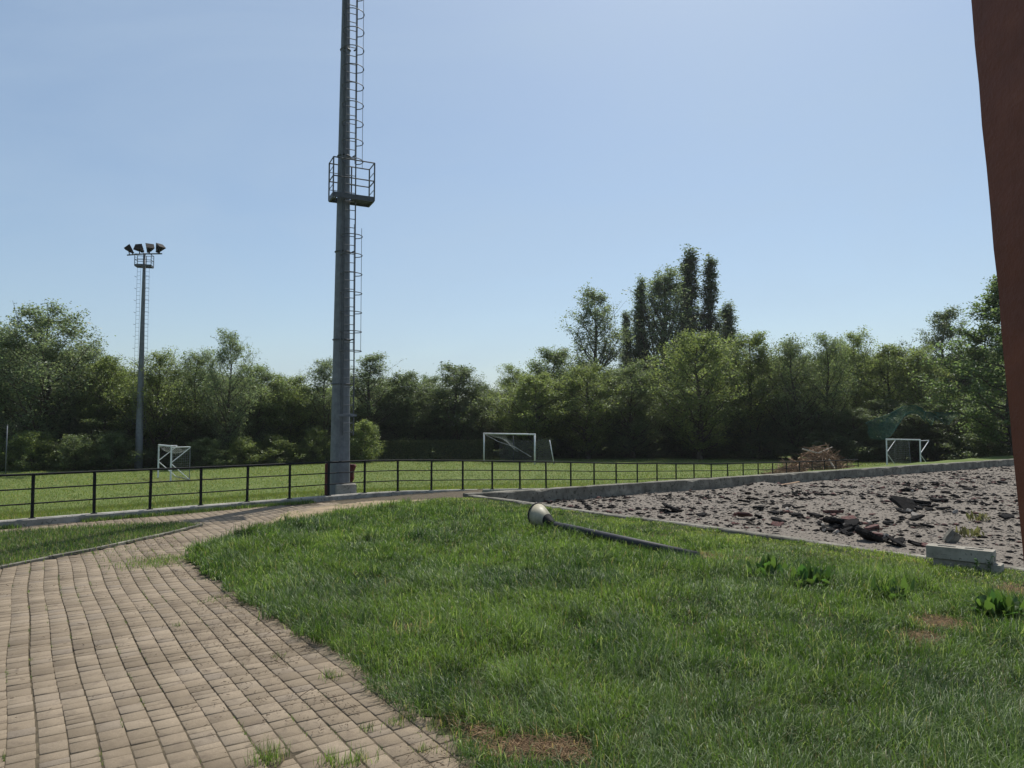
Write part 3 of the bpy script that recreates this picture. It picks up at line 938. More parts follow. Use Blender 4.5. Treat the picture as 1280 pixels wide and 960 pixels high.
# platform
def platform(parent, cz, ax, ay, x0, x1, y0, y1, hr, hole, mat):
    P = lambda a, b, z: ax * a + ay * b + Vector((0, 0, z))
    ang = math.atan2(ax.y, ax.x)
    pl = MB()
    c = P((x0 + x1) / 2, y0 + 0.02, cz); pl.box(c, (x1 - x0, 0.05, 0.16), Euler((0, 0, ang)))
    c = P((x0 + x1) / 2, y1 - 0.02, cz); pl.box(c, (x1 - x0, 0.05, 0.16), Euler((0, 0, ang)))
    for xx in (x0 + 0.02, x1 - 0.02):
        pl.box(P(xx, (y0 + y1) / 2, cz + 0.002), (0.05, y1 - y0 - 0.02, 0.156), Euler((0, 0, ang)))
    k = x0 + 0.12
    while k < x1 - 0.05:                                  # grating bars
        if not (hole[0] < k < hole[1]):
            pl.box(P(k, (y0 + y1) / 2, cz - 0.02), (0.035, y1 - y0 - 0.06, 0.04), Euler((0, 0, ang)))
        k += 0.062
    f = pl.build('platform_floor', mat, parent)
    g = MB()
    xm = x0 + (x1 - x0) * 0.55
    for (xx, yy) in ((x0, y0), (x1, y0), (x0, y1), (x1, y1), (xm, y0)):
        g.tube([P(xx, yy, cz - 0.05), P(xx, yy, cz + hr)], 0.024, 6)
    for hh in (hr, hr * 0.5):
        g.tube([P(x0, y0, cz + hh), P(x0, y1, cz + hh)], 0.02, 6); g.tube([P(x1, y0, cz + hh), P(x1, y1, cz + hh)], 0.02, 6)
        g.tube([P(x0, y1, cz + hh), P(x1, y1, cz + hh)], 0.02, 6)
        g.tube([P(x0, y0, cz + hh), P(x1, y0, cz + hh)], 0.02, 6)
    for hh in (hr * 0.27, hr * 0.75):
        for xx in (x0, x1):
            g.tube([P(xx, y0, cz + hh), P(xx, y1, cz + hh)], 0.012, 6)
        g.tube([P(x0, y0, cz + hh), P(xm, y0, cz + hh)], 0.012, 6)
    g.build('guard_rail', mat, parent)
platform(tower, 9.5, lx, ly, -0.42, 0.88, -0.2, 0.45, 1.18, (-0.24, 0.24), M['galv_dark'])

# maroon pad behind the tower
t = thing('crash_pad', 'maroon padded board with whitish top standing behind the grey mast', 'pad', (TX - 0.32, TY + 0.52, -0.1))
MB().box((0.0, 0, 0.56), (0.55, 0.22, 1.1), Euler((0, 0, 0.1)), 0.05).build('left_half', M['maroon'], t)
MB().box((0.0, 0, 1.125), (0.5, 0.17, 0.03), Euler((0, 0, 0.1)), 0.01).build('top_cap', M['white'], t)
m = MB()
prof = [(0.30, 0.0), (0.56, 0.0), (0.59, 0.25), (0.55, 0.42), (0.64, 0.62), (0.62, 0.80), (0.70, 1.0), (0.67, 1.06), (0.30, 1.08)]
k = len(prof)
m.face_block([(x, -0.08, z) for x, z in prof] + [(x, 0.1, z) for x, z in prof],
             [tuple(range(k)), tuple(reversed(range(k, 2 * k)))] + [((i + 1) % k, i, k + i, k + (i + 1) % k) for i in range(k)])
m.build('torn_half', M['maroon'], t)

# ------------------------------------------------------------------ far floodlight mast
ZF = -1.1
bx, by, _ = AT(173, 585, 53.0)
mast = thing('floodlight_mast', 'slender grey floodlight mast with four dark lamps behind the small left goal', 'mast', (bx, by, float(terrain(bx, by)) - 0.05))
Hm = 16.25
pr2 = lambda z: 0.285 - 0.0122 * z
MB().tube([(0, 0, z) for z in np.linspace(0, Hm, 10)], [pr2(z) for z in np.linspace(0, Hm, 10)], 14).build('pole', M['galv'], mast, smooth=True)
ax_, ay_ = Vector((math.cos(R(12)), math.sin(R(12)), 0)), Vector((math.sin(R(12)), -math.cos(R(12)), 0))
platform(mast, Hm - 1.0, ax_, ay_, -0.57, 0.57, -0.34, 0.34, 0.85, (-0.16, 0.16), M['galv_dark'])
for s in (-1, 1):
    l = MB()
    for a in (-0.13, 0.13):
        l.tube([(s * 0.36 + a, -0.1, 3.0), (s * 0.32 + a, -0.1, Hm - 1.0)], 0.009, 5)
    z = 3.1
    while z < Hm - 1.4:
        l.tube([(s * 0.34 - 0.13, -0.1, z), (s * 0.34 + 0.13, -0.1, z)], 0.009, 5); z += 0.3
    z = 4.5
    while z < Hm - 1.6:
        l.tube([(s * 0.34 - 0.14, -0.1, z), (s * 0.44, -0.5, z), (s * 0.34 + s * 0.18, -0.1, z)], 0.012, 5); z += 0.9
    l.build('ladder', M['galv_dark'], mast)
beam = MB()
bp = lambda a, dz=0: Vector((a * math.cos(R(-14)), a * math.sin(R(-14)), Hm + dz - 0.06 - 0.05 * (a > 0) * a))
beam.tube([bp(-1.55), bp(0), bp(1.55)], 0.05, 8).build('crossarm', M['galv_dark'], mast)
for a, yaw, tl in ((-1.34, -70, 48), (-0.44, -14, 25), (0.42, 40, 40), (1.32, 66, 50)):
    # lamp opens towards its local -Y; yaw turns it, tl tips it up
    lm = MB()
    vs = []
    for (w_, h_, y_) in ((0.14, 0.11, 0.22), (0.29, 0.25, -0.26)):
        vs += [(-w_, y_, -h_), (w_, y_, -h_), (w_, y_, h_), (-w_, y_, h_)]
    mtx = Matrix.Rotation(R(yaw), 3, 'Z') @ Matrix.Rotation(R(-tl), 3, 'X')
    c0 = bp(a, 0.42)
    lm.face_block([c0 + mtx @ Vector(v) for v in vs], [(0, 1, 2, 3), (7, 6, 5, 4), (4, 5, 1, 0), (5, 6, 2, 1), (6, 7, 3, 2), (7, 4, 0, 3)])
    lm.box(c0 + mtx @ Vector((0, 0.29, 0)), (0.2, 0.16, 0.17), mtx)
    lm.tube([bp(a, -0.02), c0 + mtx @ Vector((0, 0.05, -0.12))], 0.035, 6)
    lm.build('floodlight', M['lamp_black'], mast)

# thin post at the far left edge
bx, by, _ = AT(7, 588, 47.0)
t = thing('net_post', 'thin pale grey post beside the bushes at the left edge of the field', 'post', (bx, by, float(terrain(bx, by))))
MB().tube([(0, 0, 0), (0, 0, 3.2)], 0.035, 8).build('shaft', M['galv'], t, smooth=True)
MB().tube([(0, 0, 3.2), (0, 0, 3.26)], [0.045, 0.02], 8).build('cap', M['galv_dark'], t, smooth=True)

# ------------------------------------------------------------------ goals
def net(name, fn, nu, nv, parent, mat, r=0.004, sub=2):
    """net cords on the surface fn(u, v)"""
    m = MB()
    for i in range(nu + 1):
        m.tube([fn(i / nu, k / (nv * sub)) for k in range(nv * sub + 1)], r, 3, caps=False)
    for j in range(nv + 1):
        m.tube([fn(k / (nu * sub), j / nv) for k in range(nu * sub + 1)], r, 3, caps=False)
    return m.build(name, mat, parent)

def small_goal(name, label, left_base, yaw, depth=1.15, W_=3.0, H_=2.0, style=0):
    t = thing(name, label, 'goal', left_base, yaw, 'small white goals')
    for x in (0, W_):
        MB().box((x, 0, H_ / 2), (0.08, 0.08, H_), None, 0.01).build('post', M['white'], t)
    MB().box((W_ / 2, 0, H_ + 0.002), (W_ + 0.084, 0.084, 0.084), None, 0.01).build('crossbar', M['white'], t)
    for x in (0, W_):
        b = MB().tube([(x, 0.03, H_ - 0.06), (x, depth * 0.86, H_ - 0.06)], 0.028, 8)
        b.tube([(x, depth * 0.86, H_ - 0.06), (x, depth * 0.86, H_ - 0.1), (x, 0.03, H_ * 0.53)], 0.028, 8)
        b.tube([(x, 0.03, H_ * 0.48), (x, depth * 0.85, 0.03)], 0.028, 8)
        b.build('brace', M['white'], t)
    MB().tube([(0, depth * 0.84, 0.03), (W_, depth * 0.84, 0.03)], 0.025, 8).build('ground_bar', M['galv'], t)
    if style == 0:
        net('side_net', lambda u, v: Vector((W_ - 0.02, depth * 0.84 * u, (H_ - 0.08) * v + 0.02)), 9, 14, t, M['net'])
        net('sagging_net', lambda u, v: Vector((W_ * u, 0.06 + depth * 0.84 * v, H_ - 0.06 - 0.42 * math.sin(math.pi * u) ** 0.8 * (0.35 + 0.65 * math.sin(math.pi * (0.15 + 0.7 * v))))), 22, 9, t, M['net'])
        MB().tube([(W_, depth * 0.86, H_ - 0.08), (W_, depth * 0.86, 0.0)], 0.02, 8).build('back_post', M['galv'], t)
    else:
        net('back_net', lambda u, v: Vector((W_ * 0.04 + W_ * 0.42 * u, depth * 0.8 * (1 - 0.2 * math.sin(3.1 * v)) + 0.08 * math.sin(8 * u), (H_ - 0.1) * v + 0.02)), 11, 14, t, M['net'])
        net('side_net', lambda u, v: Vector((0.02, depth * 0.84 * u, (H_ - 0.08) * v + 0.02)), 7, 12, t, M['net'])
        MB().tube([(W_ * 0.42, depth * 0.84, H_ * 0.86), (W_ * 0.46, depth * 0.84, 0)], 0.02, 6).build('back_post', M['galv'], t)
    return t
# left small goal: far post at px 197, near post at px 216
nearp = Vector((*G(217, 603.5, -1.15), 0)); 
farp = Vector((*AT(197.5, 597, nearp.y + 2.86)[:2], 0))
yaw = math.atan2(nearp.y - farp.y, nearp.x - farp.x)
z0 = float(terrain(nearp.x, nearp.y))
small_goal('small_goal', 'small white goal with a sagging net left of the grey mast', (farp.x, farp.y, z0), yaw, 1.2)
lp = Vector((*AT(1109, 584, 51.8)[:2], 0)); rp = Vector((*AT(1151, 584, 49.9)[:2], 0))
yaw = math.atan2(rp.y - lp.y, rp.x - lp.x)
small_goal('small_goal', 'small white goal with K braces behind the far wall of the gravel lot', (lp.x, lp.y, 2.3 + AT(1109, 549, 51.8)[2] - 2.3 - 2.0), yaw, 1.5, W_=(rp - lp).length, style=1)

# big goal
gl_, gr_ = Vector((*AT(605, 577, 61.5)[:2], 0)), Vector((*AT(668.5, 578, 57.2)[:2], 0))
yaw = math.atan2(gr_.y - gl_.y, gr_.x - gl_.x)
Wg = (gr_ - gl_).length
t = thing('football_goal', 'full size white football goal with a torn net in front of the hedge', 'goal', (gl_.x, gl_.y, -1.1), yaw)
for x in (0, Wg):
    MB().tube([(x, 0, 0), (x, 0, 2.44)], 0.065, 12).build('post', M['white'], t, smooth=True)
MB().tube([(-0.06, 0, 2.44), (Wg + 0.06, 0, 2.44)], 0.065, 12).build('crossbar', M['white'], t, smooth=True)
dp = 2.0
net('back_net', lambda u, v: Vector((Wg * u, dp * (1 - 0.08 * math.sin(math.pi * v)), 0.02 + (2.1 - 0.25 * math.sin(math.pi * u)) * v)), 44, 16, t, M['net'], 0.0035, 1)
net('side_net', lambda u, v: Vector((Wg, dp * u, 0.02 + (2.38 - 0.75 * u) * v)), 10, 12, t, M['net'], 0.0022, 1)
net('top_net', lambda u, v: Vector((0.05 + 2.5 * u, 0.05 + 1.6 * v, 2.4 - (0.35 + 1.2 * u) * v * (1 - 0.45 * math.sin(3.14 * u)) - 0.3 * u * math.sin(3.14 * v))), 16, 12, t, M['net'], 0.006, 2)
MB().tube([(0.1, 0.05, 2.35), (1.3, 0.5, 1.75), (2.6, 1.2, 1.3), (3.9, 1.8, 0.5)], 0.02, 6).build('net_rope', M['net'], t)
MB().tube([(2.3, 1.3, 0), (2.3, 1.3, 2.25)], 0.03, 8).build('net_support', M['galv_dark'], t, smooth=True)
sx, sy = AT(686, 570, 58.0)[:2]
t = thing('leaning_pole', 'thin white pole leaning beside the football goal net', 'pole', (AT(692.5, 571, 58.6)[0], 58.6, -1.1))
MB().tube([(0, 0, 0), (-0.36, 0, 1.95)], 0.045, 8).build('shaft', M['white'], t, smooth=True)
MB().tube([(0, 0, 0), (0.012, 0, 0.1)], 0.06, 8).build('foot', M['galv'], t, smooth=True)

# ------------------------------------------------------------------ brush pile
bx, by, _ = AT(1020, 590, 42.0)
pile = thing('brush_pile', 'heap of dry brown branches beyond the end of the railing', 'brush pile', (bx, by, float(terrain(bx, by)) - 0.05))
rr = random.Random(21)
m = MB()
def heap_h(x, y):
    e_ = max(0.0, 1 - ((x + 0.2) / 2.9) ** 2 - (y / 1.8) ** 2)
    return (1.65 if x > -0.3 else 1.65 - 0.45 * (-0.3 - x)) * e_ ** 0.7 * (0.85 + 0.25 * math.sin(2.3 * x + 1.0))
for i in range(560):
    x, y = rr.gauss(-0.1, 1.35), rr.gauss(0, 0.75)
    hh = heap_h(x, y)
    if hh <= 0.02: continue
    z = hh * rr.uniform(0.35, 1.0)
    a = rr.uniform(0, 6.28); el_ = rr.gauss(0.05, 0.38)
    L = rr.uniform(0.5, 2.1)
    d = Vector((math.cos(a) * math.cos(el_), math.sin(a) * math.cos(el_), math.sin(el_)))
    c = Vector((x, y, z + 0.1))
    r0 = rr.choice((0.012, 0.016, 0.022, 0.035))
    side = Vector((rr.gauss(0, 0.08), rr.gauss(0, 0.08), rr.gauss(0, 0.08)))
    p0, p1 = c - d * L / 2, c + d * L / 2
    p0.z = max(p0.z, 0.03); p1.z = max(p1.z, 0.03)
    m.tube([p0, c + side, p1], [r0, r0 * 0.8, r0 * 0.35], 5)
    if rr.random() < 0.5:
        d2 = (d + Vector((rr.gauss(0, 0.5), rr.gauss(0, 0.5), rr.gauss(0, 0.4)))).normalized()
        m.tube([c + side, c + side + d2 * L * 0.4], [r0 * 0.6, r0 * 0.25], 4)
m.build('dry_branches', M['brush'], pile)
MB().tube([(0.55, -1.35, 0.55), (0.35, -0.95, 1.2)], [0.06, 0.05], 6).build('peeled_branch', M['pale_wood'], pile)
MB().tube([(-0.9, -0.3, 1.75), (0.0, -0.4, 1.5), (0.9, -0.2, 1.85)], [0.05, 0.055, 0.03], 6).build('top_branch', M['pale_wood'], pile)

# ------------------------------------------------------------------ red column beside the camera
e_hi, e_lo = Vector(AT(1213, 0, 1.4)), Vector(AT(1265, 560, 1.4))
slope = (e_lo.x - e_hi.x) / (e_hi.z - e_lo.z)
bt = Vector((e_lo.x + slope * e_lo.z - 0.013, 1.4, 0.0))
col = thing('leaning_column', 'rust red painted column at the right edge, leaning inwards', 'column', (bt.x + 0.17, 1.25, 0))
vs, fs = [], []
rr = random.Random(8)
levels = np.linspace(0, 5.2, 64)
for z in levels:
    cx = -slope * z
    hw = 0.17 + rr.uniform(-0.0012, 0.0012)
    b = 0.02
    for (a, c) in ((-hw + b, -0.15), (hw - b, -0.15), (hw, -0.15 + b), (hw, 0.15 - b), (hw - b, 0.15), (-hw + b, 0.15), (-hw, 0.15 - b), (-hw, -0.15 + b)):
        vs.append((cx + a + rr.uniform(-0.0006, 0.0006), c, z))
for k in range(len(levels) - 1):
    for i in range(8):
        j = (i + 1) % 8
        fs.append((k * 8 + i, k * 8 + j, k * 8 + 8 + j, k * 8 + 8 + i))
fs += [tuple(reversed(range(8))), tuple(range(len(vs) - 8, len(vs)))]
MB().face_block(vs, fs).build('shaft', M['rust_red'], col)
MB().box((0, 0, 0.01), (0.5, 0.45, 0.05), None, 0.008).build('foot_plate', M['galv_dark'], col)

# ------------------------------------------------------------------ grass
def blades(name, X_, Y_, Z_, L, Wd, lean, tint, segs, mat, label, kind='stuff', flop=None):
    n = len(X_)
    az = rng.uniform(0, 2 * np.pi, n)
    if flop is not None:
        az = np.where(rng.random(n) < 0.45, flop + rng.normal(0, 0.7, n), az)
    fa = az + np.pi / 2 + rng.normal(0, 0.5, n)
    dx, dy = np.cos(az), np.sin(az)
    wx, wy = np.cos(fa), np.sin(fa)
    prof = [1.0, 0.85, 0.55, 0.0] if segs == 3 else [1.0, 0.7, 0.0]
    K = 2 * segs + 1
    V = np.zeros((n, K, 3))
    px, pz = np.zeros(n), np.zeros(n)
    th = lean * 0.35
    xs, zs = [px.copy()], [pz.copy()]
    for s in range(segs):
        px = px + np.sin(th) * L / segs; pz = pz + np.cos(th) * L / segs
        xs.append(px.copy()); zs.append(pz.copy())
        th = th + lean * (1.3 / segs) * (1 + s * 0.5)
    for s in range(segs + 1):
        hw = Wd * prof[s] / 2
        cx, cy, cz = X_ + dx * xs[s], Y_ + dy * xs[s], Z_ + zs[s]
        if s < segs:
            V[:, 2 * s] = np.stack([cx - wx * hw, cy - wy * hw, cz], 1)
            V[:, 2 * s + 1] = np.stack([cx + wx * hw, cy + wy * hw, cz], 1)
        else:
            V[:, 2 * s] = np.stack([cx, cy, cz], 1)
    base = (np.arange(n) * K)[:, None]
    fl = []
    pat, sz = [], []
    for s in range(segs - 1):
        pat += [2 * s, 2 * s + 1, 2 * s + 3, 2 * s + 2]; sz.append(4)
    pat += [2 * segs - 2, 2 * segs - 1, 2 * segs]; sz.append(3)
    F = (base + np.array(pat)[None]).ravel()
    me = np_mesh(name, V.reshape(-1, 3), F, np.tile(sz, n))
    at = me.attributes.new('tint', 'FLOAT_COLOR', 'POINT')
    c4 = np.ones((n, K, 4), np.float32)
    c4[:, :, :3] = tint[:, None, :]
    at.data.foreach_set('color', c4.ravel())
    o = link_mesh(name, me, mat, smooth=True)
    return tag(o, label, 'grass', kind=kind)

def tint_of(X_, Y_, dry=0.05, hue=1.0):
    n = len(X_)
    a = np.array([0.026, 0.062, 0.010]); b = np.array([0.098, 0.158, 0.031]); c = np.array([0.19, 0.165, 0.085])
    k = np.clip(0.5 + 1.1 * (N1(X_, Y_, 0.9, 3) - 0.5) + 0.55 * (rng.random(n) - 0.5) + 0.7 * (N4(X_, Y_, 2.6, 2) - 0.5) + 0.3 * (N3(X_, Y_, 0.25, 2) - 0.5), 0, 1)[:, None]
    t = a * (1 - k) + b * k
    d = (rng.random(n) < dry)[:, None]
    pale = (rng.random(n) < 0.10)[:, None]
    t = np.where(pale, np.array([0.20, 0.25, 0.10]), t)  # highlights on the grass, painted into the tint of random blades
    return np.where(d, c * rng.uniform(0.7, 1.2, (n, 1)), t * rng.uniform(0.75, 1.3, (n, 1)))

def bare_mask(X_, Y_):
    k = np.zeros(len(X_))
    for (c, r, s) in BARE:
        d = np.hypot(X_ - c[0], Y_ - c[1]) / r * (1 + 0.5 * (N2(X_, Y_, 3.0, 2) - 0.5))
        k = np.maximum(k, s * (1 - sstep(0.6, 1.15, d)))
    return k

def lawn_grass(n_try):
    X_, Y_ = rng.uniform(-6.5, 13, n_try), rng.uniform(3.6, 22.2, n_try)
    dens = np.clip((5.5 / Y_) ** 0.9, 0.22, 1.0)
    jx, jy = 0.16 * (N2(X_, Y_, 2.6, 3) - 0.5) * 2 + rng.normal(0, 0.02, n_try), 0.16 * (N3(X_, Y_, 2.6, 3) - 0.5) * 2 + rng.normal(0, 0.02, n_try)
    k = (rng.random(n_try) < dens) & visible(X_, Y_, 0.12) & inpoly(LAWN, X_ + jx, Y_ + jy)
    X_, Y_ = X_[k], Y_[k]
    bm = bare_mask(X_, Y_)
    clump = N4(X_, Y_, 2.6, 2)
    k = (rng.random(len(X_)) > bm * 1.02) & (rng.random(len(X_)) < 0.50 + 0.9 * clump)
    X_, Y_, bm, clump = X_[k], Y_[k], bm[k], clump[k]
    n = len(X_)
    big = sstep(0.55, 0.82, N1(X_, Y_, 0.8, 3))
    L = (0.09 + 0.15 * clump + 0.17 * big) * rng.uniform(0.55, 1.35, n) * (1 - 0.5 * bm)
    # worn, shorter along the border of the lot
    dx, dy = X_ - APEX[0], Y_ - APEX[1]
    w2 = np.abs(dx * -ED[1] + dy * ED[0])
    L *= 0.28 + 0.72 * sstep(0.3, 3.0, w2)
    Wd = rng.uniform(0.0035, 0.0085, n) * np.clip(Y_ / 6.5, 0.9, 2.4)
    lean = np.clip(rng.normal(1.15, 0.55, n), 0.05, 2.2)
    t = tint_of(X_, Y_, 0.03)
    t = np.where((rng.random(n) < bm * 0.6)[:, None], np.array([0.3, 0.23, 0.12]), t)
    dryk = sstep(0.0, 2.5, w2)[:, None]
    t = t * dryk + (t * np.array([1.5, 1.25, 1.3])) * (1 - dryk)
    # tall dark tussocks and single long seed stalks
    nt = 420
    tx, ty = rng.uniform(-6, 10, nt * 3), 4.4 + 16 * rng.random(nt * 3) ** 1.5
    kk = inpoly(LAWN, tx, ty) & visible(tx, ty, 0.1) & (bare_mask(tx, ty) < 0.2)
    tx, ty = tx[kk][:nt], ty[kk][:nt]
    per = 70
    ex = np.repeat(tx, per) + rng.normal(0, 0.075, len(tx) * per); ey = np.repeat(ty, per) + rng.normal(0, 0.075, len(tx) * per)
    sz = np.repeat(rng.uniform(0.16, 0.34, len(tx)), per)
    d2 = np.abs((ex - APEX[0]) * -ED[1] + (ey - APEX[1]) * ED[0])
    eL = sz * rng.uniform(0.6, 1.15, len(ex)) * (0.35 + 0.65 * sstep(0.3, 3.0, d2))
    et = tint_of(ex, ey, 0.02) * np.repeat(rng.uniform(0.62, 1.0, len(tx)), per)[:, None]
    X_, Y_, L = np.concatenate([X_, ex]), np.concatenate([Y_, ey]), np.concatenate([L, eL])
    Wd = np.concatenate([Wd, rng.uniform(0.005, 0.0095, len(ex)) * np.clip(ey / 6.5, 0.9, 2.2)])
    lean = np.concatenate([lean, np.clip(rng.normal(0.95, 0.45, len(ex)), 0.1, 2.0)]); t = np.concatenate([t, et]); n = len(X_)
    flop = 6.28 * N3(X_, Y_, 0.7, 2) * 1.6
    print('lawn blades', n)
    blades('lawn_grass', X_, Y_, lawn_z(X_, Y_) - 0.005, L, Wd, lean, t, 3, M['grass'], 'long tufted green grass covering the lawn', flop=flop)
lawn_grass(1150000)

def strip_grass():
    n = 60000
    X_, Y_ = rng.uniform(-13, -6, n), rng.uniform(9, 17, n)
    k = inpoly(STRIP, X_ + 0.06 * rng.normal(0, 1, n), Y_ + 0.06 * rng.normal(0, 1, n)) & visible(X_, Y_, 0.15)
    X_, Y_ = X_[k], Y_[k]; n = len(X_)
    blades('verge_grass', X_, Y_, 0.02 + 0 * X_, rng.uniform(0.05, 0.13, n), rng.uniform(0.006, 0.012, n), np.clip(rng.normal(0.8, 0.35, n), 0.1, 1.6), tint_of(X_, Y_, 0.12) * 0.95, 2, M['grass'], 'short green grass on the triangular verge beside the kerb wall')
strip_grass()

def joint_grass():
    """blades growing out of the paver joints and at the foot of the kerb wall"""
    Xs, Ys, Ls = [], [], []
    def tuft(px, py, r, n, L):
        c = G(px, py)
        Xs.append(rng.normal(c[0], r, n)); Ys.append(rng.normal(c[1], r, n)); Ls.append(rng.uniform(0.5, 1.2, n) * L)
    for (px, py, r, n, L) in [(340, 948, 0.055, 110, 0.15), (325, 952, 0.05, 50, 0.10), (414, 848, 0.05, 90, 0.10), (412, 952, 0.04, 60, 0.11), (448, 952, 0.05, 70, 0.12), (425, 958, 0.05, 40, 0.1),
                              (349, 822, 0.03, 40, 0.07), (222, 783, 0.035, 40, 0.07), (460, 912, 0.035, 40, 0.06), (495, 906, 0.04, 50, 0.08), (512, 898, 0.05, 60, 0.09), (530, 938, 0.035, 50, 0.06), (546, 908, 0.05, 80, 0.09),
                              (200, 703, 0.28, 500, 0.075), (182, 706, 0.24, 260, 0.06), (215, 699, 0.2, 260, 0.07), (165, 703, 0.35, 160, 0.05), (255, 686, 0.25, 200, 0.06), (140, 690, 0.3, 120, 0.05),
                              (580, 945, 0.1, 90, 0.1), (560, 925, 0.08, 60, 0.08), (275, 748, 0.08, 70, 0.06), (262, 752, 0.06, 40, 0.05)]:
        tuft(px, py, r, n, L)
    # along random strip joints
    jn = rng.integers(-45, 2, 520)
    for j in jn:
        a = rng.uniform(-2, 14)
        p = PO + a * PE + (j * PW + 0.02 * math.sin(a * 0.55 + 1.0)) * PF
        if inpoly(LAWN, np.array([p[0]]), np.array([p[1]]))[0] or inpoly(STRIP, np.array([p[0]]), np.array([p[1]]))[0]: continue
        n = int(rng.integers(4, 22)); s = rng.normal(0, rng.uniform(0.03, 0.14), n)
        Xs.append(p[0] + s * PE[0] + rng.normal(0, 0.005, n)); Ys.append(p[1] + s * PE[1] + rng.normal(0, 0.005, n)); Ls.append(rng.uniform(0.012, 0.04, n))
    # foot of the kerb wall
    for i in range(1700):
        nn = rng.uniform(-11, 2.5)
        if N2(np.array([nn]), np.array([3.0]), 0.9, 2)[0] < 0.45: continue
        p = fence_xy(nn) - (NA if nn < 0 else NB) * (0.15 + abs(rng.normal(0, 0.1)))
        n = int(rng.integers(4, 12))
        Xs.append(rng.normal(p[0], 0.05, n)); Ys.append(rng.normal(p[1], 0.05, n)); Ls.append(rng.uniform(0.04, 0.14, n))
    # thin grass creeping over the sandy end of the path
    n = 5000
    X_, Y_ = rng.uniform(-6.5, -1, n), rng.uniform(15, 22.6, n)
    k = inpoly(track_poly, X_, Y_) & (N3(X_, Y_, 1.1, 2) > 0.52)
    Xs.append(X_[k]); Ys.append(Y_[k]); Ls.append(rng.uniform(0.03, 0.09, k.sum()))
    X_, Y_, L = np.concatenate(Xs), np.concatenate(Ys), np.concatenate(Ls)
    n = len(X_)
    blades('joint_grass', X_, Y_, -0.015 + 0 * X_, L + 0.012, rng.uniform(0.003, 0.006, n) * np.clip(Y_ / 7, 1, 2.2), np.clip(rng.normal(0.6, 0.35, n), 0.05, 1.5), tint_of(X_, Y_, 0.1) * np.array([1.25, 1.2, 1.2]), 3, M['grass'], 'grass tufts and weeds growing in the paver joints and along the kerb foot')
joint_grass()

def field_grass(n_try):
    th = rng.uniform(-0.72, 0.72, n_try)
    D = 15 * np.exp(rng.random(n_try) * math.log(66 / 15))
    X_, Y_ = D * th * 1.06, D
    dx, dy = X_ - F0[0], Y_ - F0[1]
    s = np.maximum(dx * NA[0] + dy * NA[1], dx * NB[0] + dy * NB[1])
    k = (s > 0.2)
    X_, Y_, s = X_[k], Y_[k], s[k]; n = len(X_)
    patch = N1(X_, Y_, 0.35, 3)
    L = (0.05 + 0.07 * patch) * rng.uniform(0.6, 1.3, n)
    # uncut tall fringe at the hedge foot
    Wd = 0.00062 * Y_ * rng.uniform(0.7, 1.3, n)
    k2 = np.clip(0.6 * patch + 0.5 * rng.random(n), 0, 1)[:, None]
    t = np.array([0.065, 0.105, 0.018]) * (1 - k2) + np.array([0.135, 0.168, 0.036]) * k2
    d = (rng.random(n) < 0.10)[:, None]
    t = np.where(d, np.array([0.24, 0.2, 0.10]), t)
    t = t * (0.72 + 0.56 * N2(X_, Y_, 0.16, 3))[:, None]
    pw = np.exp(-((X_ - nearp.x + 0.4) / 2.2) ** 2 - ((Y_ - nearp.y - 1) / 2.0) ** 2)[:, None]
    t = t * (1 - 0.7 * pw) + np.array([0.2, 0.15, 0.08]) * 0.7 * pw
    print('field blades', n)
    blades('field_grass', X_, Y_, terrain(X_, Y_) - 0.005, L, Wd, np.clip(rng.normal(0.6, 0.3, n), 0.05, 1.4), t, 2, M['grass'], 'bright green mown grass of the sports field beyond the railing')
field_grass(230000)

# dry litter: straw on the bare patches, twigs and crumbs on the pavers
def litter(name, X_, Y_, Z_, L, r, mat, label):
    n = len(X_)
    a = rng.uniform(0, 6.28, n); el_ = rng.normal(0, 0.25, n)
    d = np.stack([np.cos(a) * np.cos(el_), np.sin(a) * np.cos(el_), np.sin(el_)], 1)
    p = np.stack([-np.sin(a), np.cos(a), np.zeros(n)], 1)
    c = np.stack([X_, Y_, Z_], 1)
    up = np.array([0, 0, 1.0])
    V = np.zeros((n, 6, 3))
    for e_, s in ((0, -1), (1, 1)):
        b = c + d * (L / 2 * s)[:, None]
        V[:, e_ * 3 + 0] = b + p * r[:, None]; V[:, e_ * 3 + 1] = b - p * r[:, None]; V[:, e_ * 3 + 2] = b + up * r[:, None] * 1.6
    pat = [0, 1, 4, 3, 1, 2, 5, 4, 2, 0, 3, 5]
    F = ((np.arange(n) * 6)[:, None] + np.array(pat)[None]).ravel()
    me = np_mesh(name, V.reshape(-1, 3), F, np.full(n * 3, 4))
    return tag(link_mesh(name, me, mat), label, 'litter', kind='stuff')
xs, ys = [], []
for i, (c, r, s) in enumerate(BARE):
    n = int(1500 * r * r * 4 * s)
    xs.append(rng.normal(c[0], r * 0.55, n)); ys.append(rng.normal(c[1], r * 0.5, n))
xs, ys = np.concatenate(xs), np.concatenate(ys)
k = inpoly(LAWN, xs - 0.1, ys + 0.05)
xs, ys = xs[k], ys[k]
litter('dry_straw', xs, ys, lawn_z(xs, ys) + rng.uniform(0.005, 0.035, len(xs)), rng.uniform(0.03, 0.12, len(xs)), rng.uniform(0.001, 0.0025, len(xs)) , M['litter'], 'dry straw and cut stalks on the bare patches of the lawn')
n = 8000
a_, b_ = rng.uniform(-3, 15, n), rng.uniform(-9, 0.2, n)
b_ = np.where(rng.random(n) < 0.6, -np.abs(rng.normal(0.0, 0.5, n)), b_)
xs, ys = PO[0] + a_ * PE[0] + b_ * PF[0], PO[1] + a_ * PE[1] + b_ * PF[1]
k = ~inpoly(STRIP, xs, ys) & (N2(xs, ys, 0.9, 3) > 0.42)
xs, ys = xs[k], ys[k]; n = len(xs)
